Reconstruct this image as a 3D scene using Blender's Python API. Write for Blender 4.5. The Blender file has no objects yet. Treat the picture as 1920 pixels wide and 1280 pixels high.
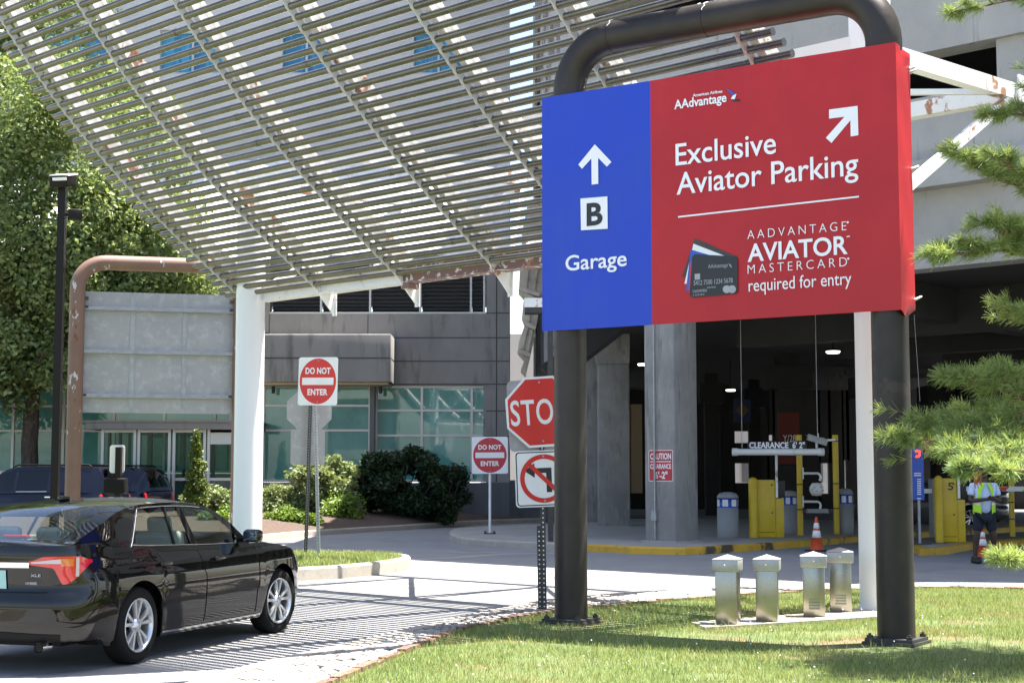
import bpy, bmesh, math, random
import numpy as np
from mathutils import Vector, Matrix, Euler
random.seed(7); RNG = np.random.default_rng(11)
SC = bpy.context.scene
COL = SC.collection
R = math.radians

# ------------------------------------------------------------------ camera, light, exposure
CAM_H = 1.58; FPX = 2880.0; PITCH = math.atan(252/2880)
cam = bpy.data.cameras.new('camera'); cam.sensor_width = 36; cam.lens = 36*FPX/1920
cam.clip_start = .1; cam.clip_end = 3000
cam_o = bpy.data.objects.new('camera', cam); COL.objects.link(cam_o)
cam_o.location = (0, 0, CAM_H); cam_o.rotation_euler = (R(90)+PITCH, 0, 0)
SC.camera = cam_o
SUN = Vector((.28, .11, 1)).normalized()
w = bpy.data.worlds.new('World'); SC.world = w; w.use_nodes = True
nt = w.node_tree; bg = nt.nodes['Background']
sky = nt.nodes.new('ShaderNodeTexSky'); sky.sky_type = 'NISHITA'; sky.sun_disc = False
sky.sun_elevation = math.asin(SUN.z); sky.sun_rotation = math.atan2(SUN.x, SUN.y)
sky.air_density = 1.0; sky.dust_density = 2.0; sky.ozone_density = 1.0
nt.links.new(sky.outputs[0], bg.inputs[0]); bg.inputs[1].default_value = .082
sl = bpy.data.lights.new('sun', 'SUN'); sl.energy = 5.0; sl.angle = R(.3); sl.color = (1, .95, .87)
so = bpy.data.objects.new('sun', sl); COL.objects.link(so); so.location = (20, 8, 60)
so.rotation_euler = SUN.to_track_quat('Z', 'Y').to_euler()
SC.view_settings.view_transform = 'Standard'; SC.view_settings.look = 'None'
SC.view_settings.exposure = 2.2; SC.view_settings.gamma = 1
SC.cycles.max_bounces = 8; SC.cycles.transparent_max_bounces = 16

# ------------------------------------------------------------------ survey: where sight lines meet the ground or a given depth
_c, _s = math.cos(PITCH), math.sin(PITCH)
def ray(x, y):
    u = (x-960)/FPX; v = (640-y)/FPX
    return (u, _c-v*_s, _s+v*_c)
def G(x, y, z=0.0):
    r = ray(x, y); t = (z-CAM_H)/r[2]; return Vector((r[0]*t, r[1]*t, z))
def P(x, y, Y):
    r = ray(x, y); t = Y/r[1]; return Vector((r[0]*t, Y, CAM_H+r[2]*t))
def on_plane(x, y, o, u):
    """sight line against the vertical plane through o (x,y) along u -> (distance along u, height)"""
    r = ray(x, y); det = u[0]*(-r[1])+u[1]*r[0]
    t = ((-o[0])*(-r[1])-(-r[0])*(-o[1]))/det
    k = (u[0]*(-o[1])-u[1]*(-o[0]))/det
    return t, CAM_H+r[2]*k

# ------------------------------------------------------------------ mesh builder
class MB:
    def __init__(self): self.v = []; self.f = []; self.m = []; self.s = []
    def add(self, vs, fs, m=0, smooth=False):
        b = len(self.v); self.v += [tuple(p) for p in vs]
        for f in fs: self.f.append([b+i for i in f]); self.m.append(m); self.s.append(smooth)
        return self
    def box(self, c, s, m=0, rot=None, taper=1.0):
        x, y, z = s[0]/2, s[1]/2, s[2]/2; t = taper
        vs = [Vector(p) for p in ((-x,-y,-z),(x,-y,-z),(x,y,-z),(-x,y,-z),(-x*t,-y*t,z),(x*t,-y*t,z),(x*t,y*t,z),(-x*t,y*t,z))]
        if rot is not None:
            M = rot if isinstance(rot, Matrix) else Matrix.Rotation(rot, 3, 'Z')
            vs = [M @ p for p in vs]
        c = Vector(c)
        return self.add([p+c for p in vs], [(3,2,1,0),(4,5,6,7),(0,1,5,4),(1,2,6,5),(2,3,7,6),(3,0,4,7)], m)
    def rbox(self, c, s, r, m=0, rot=None, seg=3):
        """box with rounded edges"""
        bm = bmesh.new(); bmesh.ops.create_cube(bm, size=1)
        for q in bm.verts: q.co = Vector((q.co.x*s[0], q.co.y*s[1], q.co.z*s[2]))
        bmesh.ops.bevel(bm, geom=bm.edges[:], offset=r, segments=seg, profile=.5, affect='EDGES')
        M = Matrix.Identity(3) if rot is None else (rot if isinstance(rot, Matrix) else Matrix.Rotation(rot, 3, 'Z'))
        c = Vector(c); bm.verts.ensure_lookup_table()
        vs = [M @ q.co + c for q in bm.verts]; fs = [[q.index for q in f.verts] for f in bm.faces]
        bm.free(); return self.add(vs, fs, m, True)
    def bar(self, p0, p1, wd, ht, m=0, up=(0,0,1)):
        p0, p1 = Vector(p0), Vector(p1); d = (p1-p0); L = d.length; d.normalize()
        up = Vector(up); sd = d.cross(up)
        if sd.length < 1e-4: sd = d.cross(Vector((1,0,0)))
        sd.normalize(); u2 = sd.cross(d)
        vs = []
        for q in (p0, p1):
            for a, b in ((-1,-1),(1,-1),(1,1),(-1,1)): vs.append(q+sd*a*wd/2+u2*b*ht/2)
        return self.add(vs, [(0,1,2,3),(7,6,5,4),(0,4,5,1),(1,5,6,2),(2,6,7,3),(3,7,4,0)], m)
    def tube(self, pts, r, n=12, m=0, caps=True, smooth=True):
        pts = [Vector(p) for p in pts]; rs = r if isinstance(r, (list, tuple)) else [r]*len(pts)
        vs = []; fs = []; prev = None
        for i, p in enumerate(pts):
            if i == 0: d = pts[1]-p
            elif i == len(pts)-1: d = p-pts[i-1]
            else: d = (pts[i+1]-p).normalized()+(p-pts[i-1]).normalized()
            d.normalize()
            if prev is None:
                a = d.cross(Vector((0,0,1)))
                if a.length < 1e-3: a = d.cross(Vector((0,1,0)))
            else: a = prev-d*prev.dot(d)
            a.normalize(); prev = a; bb = d.cross(a)
            for k in range(n):
                t = 2*math.pi*k/n; vs.append(p+(a*math.cos(t)+bb*math.sin(t))*rs[i])
        for i in range(len(pts)-1):
            for k in range(n):
                k2 = (k+1) % n; fs.append((i*n+k, i*n+k2, (i+1)*n+k2, (i+1)*n+k))
        self.add(vs, [f[::-1] for f in fs], m, smooth)
        if caps:
            self.add(vs[:n], [list(range(n))], m); self.add(vs[-n:], [list(range(n))[::-1]], m)
        return self
    def cyl(self, c, r, h, n=20, m=0, r2=None): # upright, base at c
        c = Vector(c); return self.tube([c, c+Vector((0,0,h))], [r, r if r2 is None else r2], n, m)
    def lathe(self, prof, c=(0,0,0), n=24, m=0, axis='Z', smooth=True, ms=None):
        vs = []; c = Vector(c)
        for (r, z) in prof:
            for k in range(n):
                t = 2*math.pi*k/n; a, b = r*math.cos(t), r*math.sin(t)
                vs.append(c+(Vector((a,b,z)) if axis == 'Z' else Vector((a,z,b)) if axis == 'Y' else Vector((z,a,b))))
        for i in range(len(prof)-1):
            fs = [(i*n+k, i*n+(k+1) % n, (i+1)*n+(k+1) % n, (i+1)*n+k) for k in range(n)]
            if axis == 'Y': fs = [f[::-1] for f in fs]
            b0 = len(self.v)
            if i == 0: self.v += [tuple(p) for p in vs]; base = b0
            for f in fs: self.f.append([base+q for q in f]); self.m.append(ms[i] if ms else m); self.s.append(smooth)
        return self
    def prism(self, poly, o, u, vdir, w0, w1, m=0, ms=None):
        """2-D polygon (CCW seen from +normal), in-plane axes u, vdir, extruded along the normal from w0 to w1"""
        o, u, vdir = Vector(o), Vector(u), Vector(vdir); nn = u.cross(vdir); n = len(poly)
        A = [o+u*p[0]+vdir*p[1]+nn*w0 for p in poly]; B = [o+u*p[0]+vdir*p[1]+nn*w1 for p in poly]
        self.add(A+B, [list(range(n))[::-1]]+[(i, (i+1) % n, n+(i+1) % n, n+i) for i in range(n)], ms if ms is not None else m)
        return self.add(B, [list(range(n))], m)
    def grid(self, fn, nu, nv, m=0, smooth=True, flip=False, mfn=None):
        vs = [fn(i/nu, j/nv) for i in range(nu+1) for j in range(nv+1)]; b = len(self.v)
        self.v += [tuple(p) for p in vs]
        for i in range(nu):
            for j in range(nv):
                q = [i*(nv+1)+j, (i+1)*(nv+1)+j, (i+1)*(nv+1)+j+1, i*(nv+1)+j+1]
                self.f.append([b+k for k in (q[::-1] if flip else q)]); self.m.append(mfn(i, j) if mfn else m); self.s.append(smooth)
        return self
    def mesh(self, name, off=(0,0,0)):
        me = bpy.data.meshes.new(name); o = Vector(off)
        me.from_pydata([Vector(p)-o for p in self.v], [], self.f)
        me.polygons.foreach_set('material_index', self.m); me.polygons.foreach_set('use_smooth', self.s)
        me.update(); return me
    def build(self, name, mats, parent=None, off=None):
        """link as ONE mesh object; vertices are given in world space and stored relative to the parent's base (or given off)"""
        if not isinstance(mats, (list, tuple)): mats = [mats]
        if off is None: off = parent['_base'] if parent is not None and '_base' in parent else (0,0,0)
        o = bpy.data.objects.new(name, self.mesh(name, off)); COL.objects.link(o)
        for q in mats: o.data.materials.append(q)
        if parent is not None: o.parent = parent; o['_base'] = tuple(off)
        return o

def tag(o, label=None, cat=None, group=None, kind=None):
    if label: o['label'] = label
    if cat: o['category'] = cat
    if group: o['group'] = group
    if kind: o['kind'] = kind
    return o
def thing(name, label, cat, base=(0,0,0), group=None, rotz=0, local=False):
    o = bpy.data.objects.new(name, None); COL.objects.link(o); o.empty_display_size = .2
    o.location = base; o.rotation_euler = (0,0,rotz); o['_base'] = (0.,0.,0.) if local else tuple(float(q) for q in base)
    return tag(o, label, cat, group)
def struct(name, mb, mats):
    return tag(mb.build(name, mats), kind='structure')
def dup(root, loc, rotz=None, label=None):
    def cp(o, par):
        c = o.copy(); COL.objects.link(c); c.parent = par
        for ch in o.children: cp(ch, c)
        return c
    r = cp(root, None); r.location = loc
    if rotz is not None: r.rotation_euler = (0,0,rotz)
    if label: r['label'] = label
    return r

# ------------------------------------------------------------------ materials
def _mix(nt, a, b, fac):
    n = nt.nodes.new('ShaderNodeMix'); n.data_type = 'RGBA'
    for s, val in ((6, a), (7, b)):
        if hasattr(val, 'links'): nt.links.new(val, n.inputs[s])
        else: n.inputs[s].default_value = (*val, 1)
    if hasattr(fac, 'links'): nt.links.new(fac, n.inputs[0])
    else: n.inputs[0].default_value = fac
    return n.outputs[2]
def _noise(nt, vec, scale, detail=5, rough=.6, lo=.35, hi=.65, dist=0):
    n = nt.nodes.new('ShaderNodeTexNoise'); n.inputs['Scale'].default_value = scale
    n.inputs['Detail'].default_value = detail; n.inputs['Roughness'].default_value = rough; n.inputs['Distortion'].default_value = dist
    nt.links.new(vec, n.inputs['Vector'])
    r = nt.nodes.new('ShaderNodeMapRange'); r.inputs[1].default_value = lo; r.inputs[2].default_value = hi
    nt.links.new(n.outputs[0], r.inputs[0]); return r.outputs[0]
def _coord(nt, stretch=None):
    t = nt.nodes.new('ShaderNodeTexCoord'); v = t.outputs['Object']
    if stretch:
        mp = nt.nodes.new('ShaderNodeMapping'); mp.inputs['Scale'].default_value = stretch
        nt.links.new(v, mp.inputs['Vector']); v = mp.outputs[0]
    return v
def mat(name, col, rough=.6, metal=0., spec=.5, coat=0., layers=(), bump=0., bscale=40., island=0., rvar=None, ior=None):
    """layers: (colour, noise scale, lo, hi, strength[, stretch]) painted over the base colour one after the other"""
    m = bpy.data.materials.new(name); m.use_nodes = True; nt = m.node_tree; b = nt.nodes['Principled BSDF']
    c = None; base = col
    for L in layers:
        v = _coord(nt, L[5] if len(L) > 5 else None)
        f = _noise(nt, v, L[1], 6, .62, L[2], L[3])
        mu = nt.nodes.new('ShaderNodeMath'); mu.operation = 'MULTIPLY'; mu.inputs[1].default_value = L[4]; nt.links.new(f, mu.inputs[0])
        c = _mix(nt, c if c is not None else base, L[0], mu.outputs[0])
    if island:
        g = nt.nodes.new('ShaderNodeNewGeometry'); hv = nt.nodes.new('ShaderNodeHueSaturation')
        r = nt.nodes.new('ShaderNodeMapRange'); r.inputs[3].default_value = 1-island; r.inputs[4].default_value = 1+island
        nt.links.new(g.outputs['Random Per Island'], r.inputs[0]); nt.links.new(r.outputs[0], hv.inputs['Value'])
        if c is not None: nt.links.new(c, hv.inputs['Color'])
        else: hv.inputs['Color'].default_value = (*base, 1)
        c = hv.outputs[0]
    if c is not None: nt.links.new(c, b.inputs['Base Color'])
    else: b.inputs['Base Color'].default_value = (*base, 1)
    b.inputs['Roughness'].default_value = rough; b.inputs['Metallic'].default_value = metal
    b.inputs['Specular IOR Level'].default_value = spec; b.inputs['Coat Weight'].default_value = coat; b.inputs['Coat Roughness'].default_value = .03
    if rvar:
        f = _noise(nt, _coord(nt), rvar[0], 4, .6, .3, .7); r = nt.nodes.new('ShaderNodeMapRange')
        r.inputs[3].default_value = rvar[1]; r.inputs[4].default_value = rvar[2]; nt.links.new(f, r.inputs[0]); nt.links.new(r.outputs[0], b.inputs['Roughness'])
    if bump:
        f = _noise(nt, _coord(nt), bscale, 6, .65, 0, 1); bp = nt.nodes.new('ShaderNodeBump'); bp.inputs['Strength'].default_value = bump
        bp.inputs['Distance'].default_value = .02; nt.links.new(f, bp.inputs['Height']); nt.links.new(bp.outputs[0], b.inputs['Normal'])
    return m
def leafmat(name, c1, c2, scale=1.2, isl=.35, trans=.35, rough=.5):
    m = mat(name, c1, rough, layers=[(c2, scale, .35, .65, .8)], island=isl, spec=.35); nt = m.node_tree; b = nt.nodes['Principled BSDF']
    t = nt.nodes.new('ShaderNodeBsdfTranslucent'); ms = nt.nodes.new('ShaderNodeMixShader'); ms.inputs[0].default_value = trans
    src = b.inputs['Base Color'].links[0].from_socket
    yl = _mix(nt, src, (c2[0]*1.6, c2[1]*1.5, c2[2]*.7), .5); nt.links.new(yl, t.inputs[0])
    out = nt.nodes['Material Output']; nt.links.new(b.outputs[0], ms.inputs[1]); nt.links.new(t.outputs[0], ms.inputs[2]); nt.links.new(ms.outputs[0], out.inputs[0])
    return m
def glassmat(name, tint, refl=.10, rough=.0):
    m = bpy.data.materials.new(name); m.use_nodes = True; nt = m.node_tree; nt.nodes.remove(nt.nodes['Principled BSDF'])
    t = nt.nodes.new('ShaderNodeBsdfTransparent'); t.inputs[0].default_value = (*tint, 1)
    g = nt.nodes.new('ShaderNodeBsdfGlossy'); g.inputs['Roughness'].default_value = rough
    lw = nt.nodes.new('ShaderNodeLayerWeight'); fr = nt.nodes.new('ShaderNodeMath'); fr.operation = 'POWER'; fr.inputs[1].default_value = 4.2; nt.links.new(lw.outputs['Facing'], fr.inputs[0])
    ad = nt.nodes.new('ShaderNodeMath'); ad.operation = 'ADD'; ad.use_clamp = True; ad.inputs[1].default_value = refl; nt.links.new(fr.outputs[0], ad.inputs[0])
    ms = nt.nodes.new('ShaderNodeMixShader'); nt.links.new(ad.outputs[0], ms.inputs[0]); nt.links.new(t.outputs[0], ms.inputs[1]); nt.links.new(g.outputs[0], ms.inputs[2])
    nt.links.new(ms.outputs[0], nt.nodes['Material Output'].inputs[0]); return m
def emit(name, col, st):
    m = bpy.data.materials.new(name); m.use_nodes = True; nt = m.node_tree; b = nt.nodes['Principled BSDF']
    b.inputs['Base Color'].default_value = (*col, 1); b.inputs['Emission Color'].default_value = (*col, 1); b.inputs['Emission Strength'].default_value = st; return m

M = {}
M['asphalt'] = mat('asphalt', (.222,.220,.220), .9, layers=[((.175,.175,.178), .35, .35, .65, .8), ((.10,.10,.10), .8, .60, .70, .55), ((.05,.05,.05), 2.6, .68, .74, .6), ((.30,.30,.30), 140, .5, .72, .7), ((.12,.12,.125), 220, .55, .7, .6), ((.26,.255,.245), 1.3, .5, .62, .5)], bump=.35, bscale=160)
M['concrete'] = mat('concrete', (.36,.33,.28), .85, layers=[((.24,.21,.17), 1.4, .4, .7, .7), ((.45,.42,.37), 30, .5, .75, .5), ((.16,.14,.12), 9, .58, .72, .5)], bump=.3, bscale=60)
M['sidewalk'] = mat('sidewalk', (.33,.31,.28), .85, layers=[((.25,.235,.21), .9, .35, .65, .8), ((.40,.38,.35), 50, .5, .75, .5)], bump=.2, bscale=90)
M['yellow_kerb'] = mat('yellow_kerb', (.55,.33,.02), .6, layers=[((.40,.22,.015), 3, .4, .7, .8), ((.035,.028,.02), 1.1, .54, .6, .95), ((.05,.045,.035), 11, .62, .68, .8)], bump=.15)
M['soil'] = mat('soil', (.095,.062,.046), .95, layers=[((.045,.03,.024), 12, .4, .6, .9), ((.2,.12,.08), 40, .55, .7, .7)], bump=.8, bscale=50)
M['turf'] = mat('turf', (.085,.12,.035), .95, layers=[((.16,.15,.06), 2.2, .42, .66, .7), ((.06,.10,.02), 30, .4, .6, .7), ((.17,.105,.06), .9, .53, .63, .85)], bump=.6, bscale=120)
M['sign_red'] = mat('sign_red', (.44,.0135,.019), .42, layers=[((.345,.01,.017), .8, .4, .6, .6), ((.42,.03,.035), 2.2, .55, .75, .35, (2.5,2.5,.25))], spec=.35)
M['sign_blue'] = mat('sign_blue', (.014,.052,.47), .42, layers=[((.02,.062,.42), .8, .4, .6, .6), ((.04,.08,.42), 2.2, .55, .75, .35, (2.5,2.5,.25))], spec=.35)
M['white_vinyl'] = mat('white_vinyl', (.80,.80,.84), .5)
M['black_vinyl'] = mat('black_vinyl', (.012,.012,.014), .4)
M['bronze_pipe'] = mat('bronze_pipe', (.022,.0175,.015), .42, layers=[((.032,.025,.021), 1.6, .45, .6, .9), ((.06,.042,.036), 2.6, .62, .66, .6), ((.45,.42,.4), 60, .76, .78, .8)], spec=.35, rvar=(8,.32,.5))
M['brown_pipe'] = mat('brown_pipe', (.20,.115,.085), .6, layers=[((.16,.09,.065), 1.5, .4, .65, .8), ((.5,.5,.52), 2.6, .60, .612, .95, (1,1,.4)), ((.16,.05,.015), 2.9, .61, .625, .9, (1,1,.4))], bump=.1)
M['galv_pipe'] = mat('galv_pipe', (.165,.153,.135), .22, .72, layers=[((.11,.10,.087), 2.5, .4, .65, .7)], rvar=(6,.18,.28))
M['white_paint'] = mat('white_paint', (.78,.78,.77), .4, layers=[((.55,.47,.36), 2.2, .6, .72, .6), ((.34,.12,.03), 2.4, .60, .635, .9, (1,1,.7))], bump=.04, bscale=15)
M['white_column'] = mat('white_column', (.80,.81,.82), .38, layers=[((.66,.60,.48), 2.0, .60, .75, .5, (2.2,2.2,.25)), ((.4,.17,.05), 3.5, .72, .76, .7, (2,2,.35))])
M['primer'] = mat('primer', (.20,.12,.11), .7, layers=[((.72,.70,.68), 9, .56, .58, .9), ((.36,.13,.03), 4, .62, .66, .8)])
M['alu_sheet'] = mat('alu_sheet', (.33,.325,.335), .5, .0, .3, layers=[((.275,.275,.29), 1.1, .35, .65, .8), ((.52,.52,.54), 6, .5, .7, .4)], rvar=(5,.4,.6))
M['galv'] = mat('galv', (.36,.37,.38), .5, .6, layers=[((.26,.27,.28), 6, .4, .65, .7)])
M['steel_dark'] = mat('steel_dark', (.05,.05,.05), .5, .4, layers=[((.1,.08,.06), 6, .5, .7, .6)])
M['stainless'] = mat('stainless', (.36,.345,.295), .3, 1.0, layers=[((.31,.30,.265), 2.6, .45, .68, .7), ((.2,.18,.14), 46, .70, .73, .5)], rvar=(3,.26,.34))
M['cap_metal'] = mat('cap_metal', (.42,.42,.42), .45, .7, layers=[((.33,.33,.33), 6, .45, .7, .6)])
M['lamp_metal'] = mat('lamp_metal', (.010,.008,.0075), .5, 0, .2)
M['bldg_concrete'] = mat('bldg_concrete', (.28,.263,.25), .9, layers=[((.205,.193,.185), .55, .35, .65, .85, (1,1,.5)), ((.32,.31,.30), 90, .52, .7, .7), ((.11,.105,.102), 1.6, .54, .70, .75, (1.6,1,.3)), ((.30,.27,.25), .8, .55, .7, .5), ((.09,.088,.09), 120, .55, .7, .6)], bump=.3, bscale=140)
M['bldg_dark'] = mat('bldg_dark', (.12,.117,.12), .85, layers=[((.05,.05,.055), .8, .4, .65, .8, (1,1,.4)), ((.13,.125,.125), 3, .6, .72, .6)], bump=.2)
M['joint'] = mat('joint', (.065,.062,.06), .9)
M['louver'] = mat('louver', (.10,.10,.105), .6, .2)
M['mullion'] = mat('mullion', (.50,.49,.47), .45, .4)
M['mullion_dark'] = mat('mullion_dark', (.10,.10,.105), .45, .4)
M['pale_render'] = mat('pale_render', (.62,.57,.5), .8)
M['tower_panel'] = mat('tower_panel', (.52,.50,.49), .8, layers=[((.40,.39,.39), .5, .4, .65, .7)])
M['cream_trim'] = mat('cream_trim', (.42,.34,.23), .6)
M['teal_glass'] = mat('teal_glass', (.085,.27,.24), .02, 0, .9, coat=.5, bump=.012, bscale=.9, layers=[((.14,.36,.32), .5, .4, .6, .8), ((.04,.15,.145), .7, .55, .7, .6)])
M['blue_glass'] = mat('blue_glass', (.06,.30,.48), .1, 0, .4, layers=[((.03,.16,.32), 1.2, .45, .55, .9, (3,1,.2))])
M['garage_conc'] = mat('garage_conc', (.39,.375,.355), .88, layers=[((.29,.28,.27), .5, .35, .65, .85), ((.36,.35,.335), 7, .5, .7, .5), ((.12,.115,.11), 1.7, .62, .73, .7, (2.4,2.4,.22)), ((.17,.165,.16), 60, .6, .75, .5)], bump=.2, bscale=40)
M['garage_col'] = mat('garage_col', (.275,.268,.258), .88, layers=[((.175,.172,.17), .9, .35, .65, .85), ((.33,.32,.30), 2.6, .53, .68, .7, (2.5,2.5,.5)), ((.10,.098,.095), 3.2, .56, .70, .7, (2,2,.3)), ((.3,.29,.27), 40, .62, .74, .5)], bump=.3, bscale=25)
M['garage_shaded'] = mat('garage_shaded', (.032,.030,.028), .95, layers=[((.02,.02,.02), .4, .4, .6, .8)])  # inner concrete, with the shade under the decks put into its colour
M['corbel'] = mat('corbel', (.42,.37,.31), .85, layers=[((.28,.245,.2), 1.5, .4, .65, .8), ((.16,.14,.12), 3, .6, .74, .7)], bump=.2)
M['garage_tan'] = mat('garage_tan', (.34,.25,.15), .9)
M['shaded_blue'] = mat('shaded_blue', (.006,.014,.05), .7)  # sign blue darkened, the garage's shade is in the colour
M['shaded_amber'] = mat('shaded_amber', (.07,.045,.005), .7)  # diamond yellow, darkened by the same painted-in shade
M['rib_paint'] = mat('rib_paint', (.52,.51,.49), .45, layers=[((.35,.27,.17), 3, .6, .72, .6), ((.34,.12,.03), 3.0, .70, .74, .85)])
M['yellow_paint'] = mat('yellow_paint', (.62,.44,.02), .45, layers=[((.5,.34,.015), 2, .4, .7, .7), ((.2,.15,.05), 14, .66, .72, .6)])
M['grey_plastic'] = mat('grey_plastic', (.27,.275,.28), .6, layers=[((.21,.215,.22), 3, .4, .7, .6)], bump=.1, bscale=90)
M['black_plastic'] = mat('black_plastic', (.012,.012,.013), .5)
M['white_plastic'] = mat('white_plastic', (.74,.74,.72), .45, layers=[((.5,.48,.42), 4, .6, .74, .6)])
M['cone_orange'] = mat('cone_orange', (.62,.075,.02), .5, layers=[((.45,.05,.015), 6, .45, .7, .6)])
M['cone_white'] = mat('cone_white', (.72,.72,.72), .4)
M['traffic_red'] = mat('traffic_red', (.55,.018,.014), .35, layers=[((.46,.02,.015), 3, .45, .7, .6)])
M['faded_red'] = mat('faded_red', (.42,.016,.035), .4, layers=[((.36,.02,.03), 3, .45, .7, .6)])
M['sign_white'] = mat('sign_white', (.72,.73,.75), .4, layers=[((.62,.63,.64), 4, .5, .7, .5)])
M['cobble'] = mat('cobble', (.27,.25,.225), .85, layers=[((.15,.135,.12), 3.5, .4, .65, .7), ((.45,.43,.40), 40, .5, .72, .6)], island=.22, bump=.4, bscale=35)
M['brick_edge'] = mat('brick_edge', (.20,.10,.07), .9, layers=[((.12,.065,.05), 9, .4, .65, .8)], island=.25, bump=.3)
M['car_black'] = mat('car_black', (.0025,.0022,.0021), .35, .0, .05, coat=1.0)
M['car_navy'] = mat('car_navy', (.0045,.0055,.014), .4, .0, .05, coat=.7)
M['car_grey'] = mat('car_grey', (.05,.05,.055), .3, .1, .5, coat=.8)
M['trim_black'] = mat('trim_black', (.004,.004,.004), .6, 0, .2)
M['chrome'] = mat('chrome', (.75,.75,.76), .12, 1.0)
M['dark_mirror'] = mat('dark_mirror', (.22,.25,.28), .05, 1.0)
M['alloy'] = mat('alloy', (.62,.63,.65), .28, .8)
M['tyre'] = mat('tyre', (.008,.008,.008), .85, 0, .2, bump=.2, bscale=80)
M['lens_red'] = mat('lens_red', (.50,.006,.008), .12, coat=1.0)
M['lens_clear'] = mat('lens_clear', (.42,.36,.36), .12, coat=1.0)
M['lens_amber'] = mat('lens_amber', (.50,.13,.015), .15, coat=1.0)
M['plate'] = mat('plate', (.25,.45,.42), .4)
M['leather'] = mat('leather', (.42,.44,.42), .55)
M['car_glass'] = glassmat('car_glass', (.62,.70,.66), .06)
M['tint_glass'] = glassmat('tint_glass', (.03,.033,.036), .05)
M['clear_glass'] = glassmat('clear_glass', (.62,.78,.74), .02)
M['bark'] = mat('bark', (.085,.062,.048), .95, layers=[((.035,.025,.02), 4, .42, .6, .9, (3,3,.6)), ((.2,.16,.13), 7, .6, .72, .7)], bump=.9, bscale=18)
M['pine_bark'] = mat('pine_bark', (.22,.14,.10), .9, layers=[((.06,.04,.03), 12, .4, .6, .8)], bump=.5)
M['leaf_birch'] = leafmat('leaf_birch', (.15,.21,.08), (.25,.31,.135), .55, .6, .35, .36)
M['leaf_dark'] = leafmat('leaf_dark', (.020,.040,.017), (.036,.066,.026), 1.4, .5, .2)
M['leaf_pale'] = leafmat('leaf_pale', (.115,.16,.06), (.25,.295,.14), 2.0, .3, .3)
M['leaf_lime'] = leafmat('leaf_lime', (.10,.17,.025), (.17,.25,.04), 2.0, .35, .35)
M['leaf_conifer'] = leafmat('leaf_conifer', (.05,.085,.015), (.13,.17,.03), 1.5, .35, .2)
M['needle'] = leafmat('needle', (.115,.195,.085), (.33,.40,.15), 1.6, .6, .42)
M['grass_blade'] = leafmat('grass_blade', (.165,.245,.07), (.31,.33,.14), 1.4, .5, .3)
M['dark_cloth'] = mat('dark_cloth', (.012,.015,.025), .9)
M['skin'] = mat('skin', (.055,.028,.018), .5)
M['shirt'] = mat('shirt', (.46,.58,.78), .85)
M['hivis'] = mat('hivis', (.42,.75,.03), .7)
M['reflect_tape'] = mat('reflect_tape', (.5,.5,.5), .35, .4)
M['info_blue'] = mat('info_blue', (.02,.08,.42), .4)
M['shaded_red'] = mat('shaded_red', (.12,.02,.013), .8)  # band red darkened to carry the dimness inside the garage
M['dead_needle'] = mat('dead_needle', (.30,.11,.06), .8)
M['lamp_glow'] = emit('lamp_glow', (1,.93,.85), 1.6)
M['red_glow'] = emit('red_glow', (1,.04,.03), .9)
M['bright_slope'] = mat('bright_slope', (.86,.85,.83), .6, layers=[((.55,.53,.5), .6, .45, .7, .6), ((.4,.3,.22), 2.2, .62, .7, .5)])

# ------------------------------------------------------------------ lettering
def text_polys(s, bold=0.0, spacing=1.0, thick=.0):
    cu = bpy.data.curves.new('lettering', 'FONT'); cu.body = s; cu.size = 1; cu.offset = bold; cu.space_character = spacing; cu.extrude = thick
    cu.resolution_u = 4
    o = bpy.data.objects.new('lettering', cu); COL.objects.link(o); dg = bpy.context.evaluated_depsgraph_get()
    me = bpy.data.meshes.new_from_object(o.evaluated_get(dg)); bpy.data.objects.remove(o); bpy.data.curves.remove(cu)
    vs = [v.co.copy() for v in me.vertices]; fs = [list(p.vertices) for p in me.polygons]; bpy.data.meshes.remove(me); return vs, fs
def add_text(mb, s, o, u, vd, rect, bold=0., spacing=1., lift=.004, m=0, thick=.001):
    """fit a line of text into rect (u0,v0,u1,v1) on the plane o,u,vd"""
    vs, fs = text_polys(s, bold, spacing, .5); o, u, vd = Vector(o), Vector(u), Vector(vd); n = u.cross(vd)
    x0 = min(p.x for p in vs); x1 = max(p.x for p in vs); y0 = min(p.y for p in vs); y1 = max(p.y for p in vs)
    a = (rect[2]-rect[0])/(x1-x0); b = (rect[3]-rect[1])/(y1-y0)
    mb.add([o+u*(rect[0]+(p.x-x0)*a)+vd*(rect[1]+(p.y-y0)*b)+n*(lift+thick*p.z*2) for p in vs], fs, m); return mb
def circle(cx, cy, rx, ry=None, n=40, a0=0): ry = rx if ry is None else ry; return [(cx+rx*math.cos(a0+2*math.pi*i/n), cy+ry*math.sin(a0+2*math.pi*i/n)) for i in range(n)]
def rrect(x0, y0, x1, y1, r, n=5):
    p = []
    for cx, cy, a in ((x1-r,y1-r,0),(x0+r,y1-r,90),(x0+r,y0+r,180),(x1-r,y0+r,270)):
        for i in range(n+1): t = R(a+90*i/n); p.append((cx+r*math.cos(t), cy+r*math.sin(t)))
    return p
def lerp(a, b, t): return a+(b-a)*t
def interp(x, pts):
    if x <= pts[0][0]: return pts[0][1]
    for (x0, y0), (x1, y1) in zip(pts, pts[1:]):
        if x <= x1: t = (x-x0)/(x1-x0); t = t*t*(3-2*t)*.35+t*.65; return y0+(y1-y0)*t
    return pts[-1][1]
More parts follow.
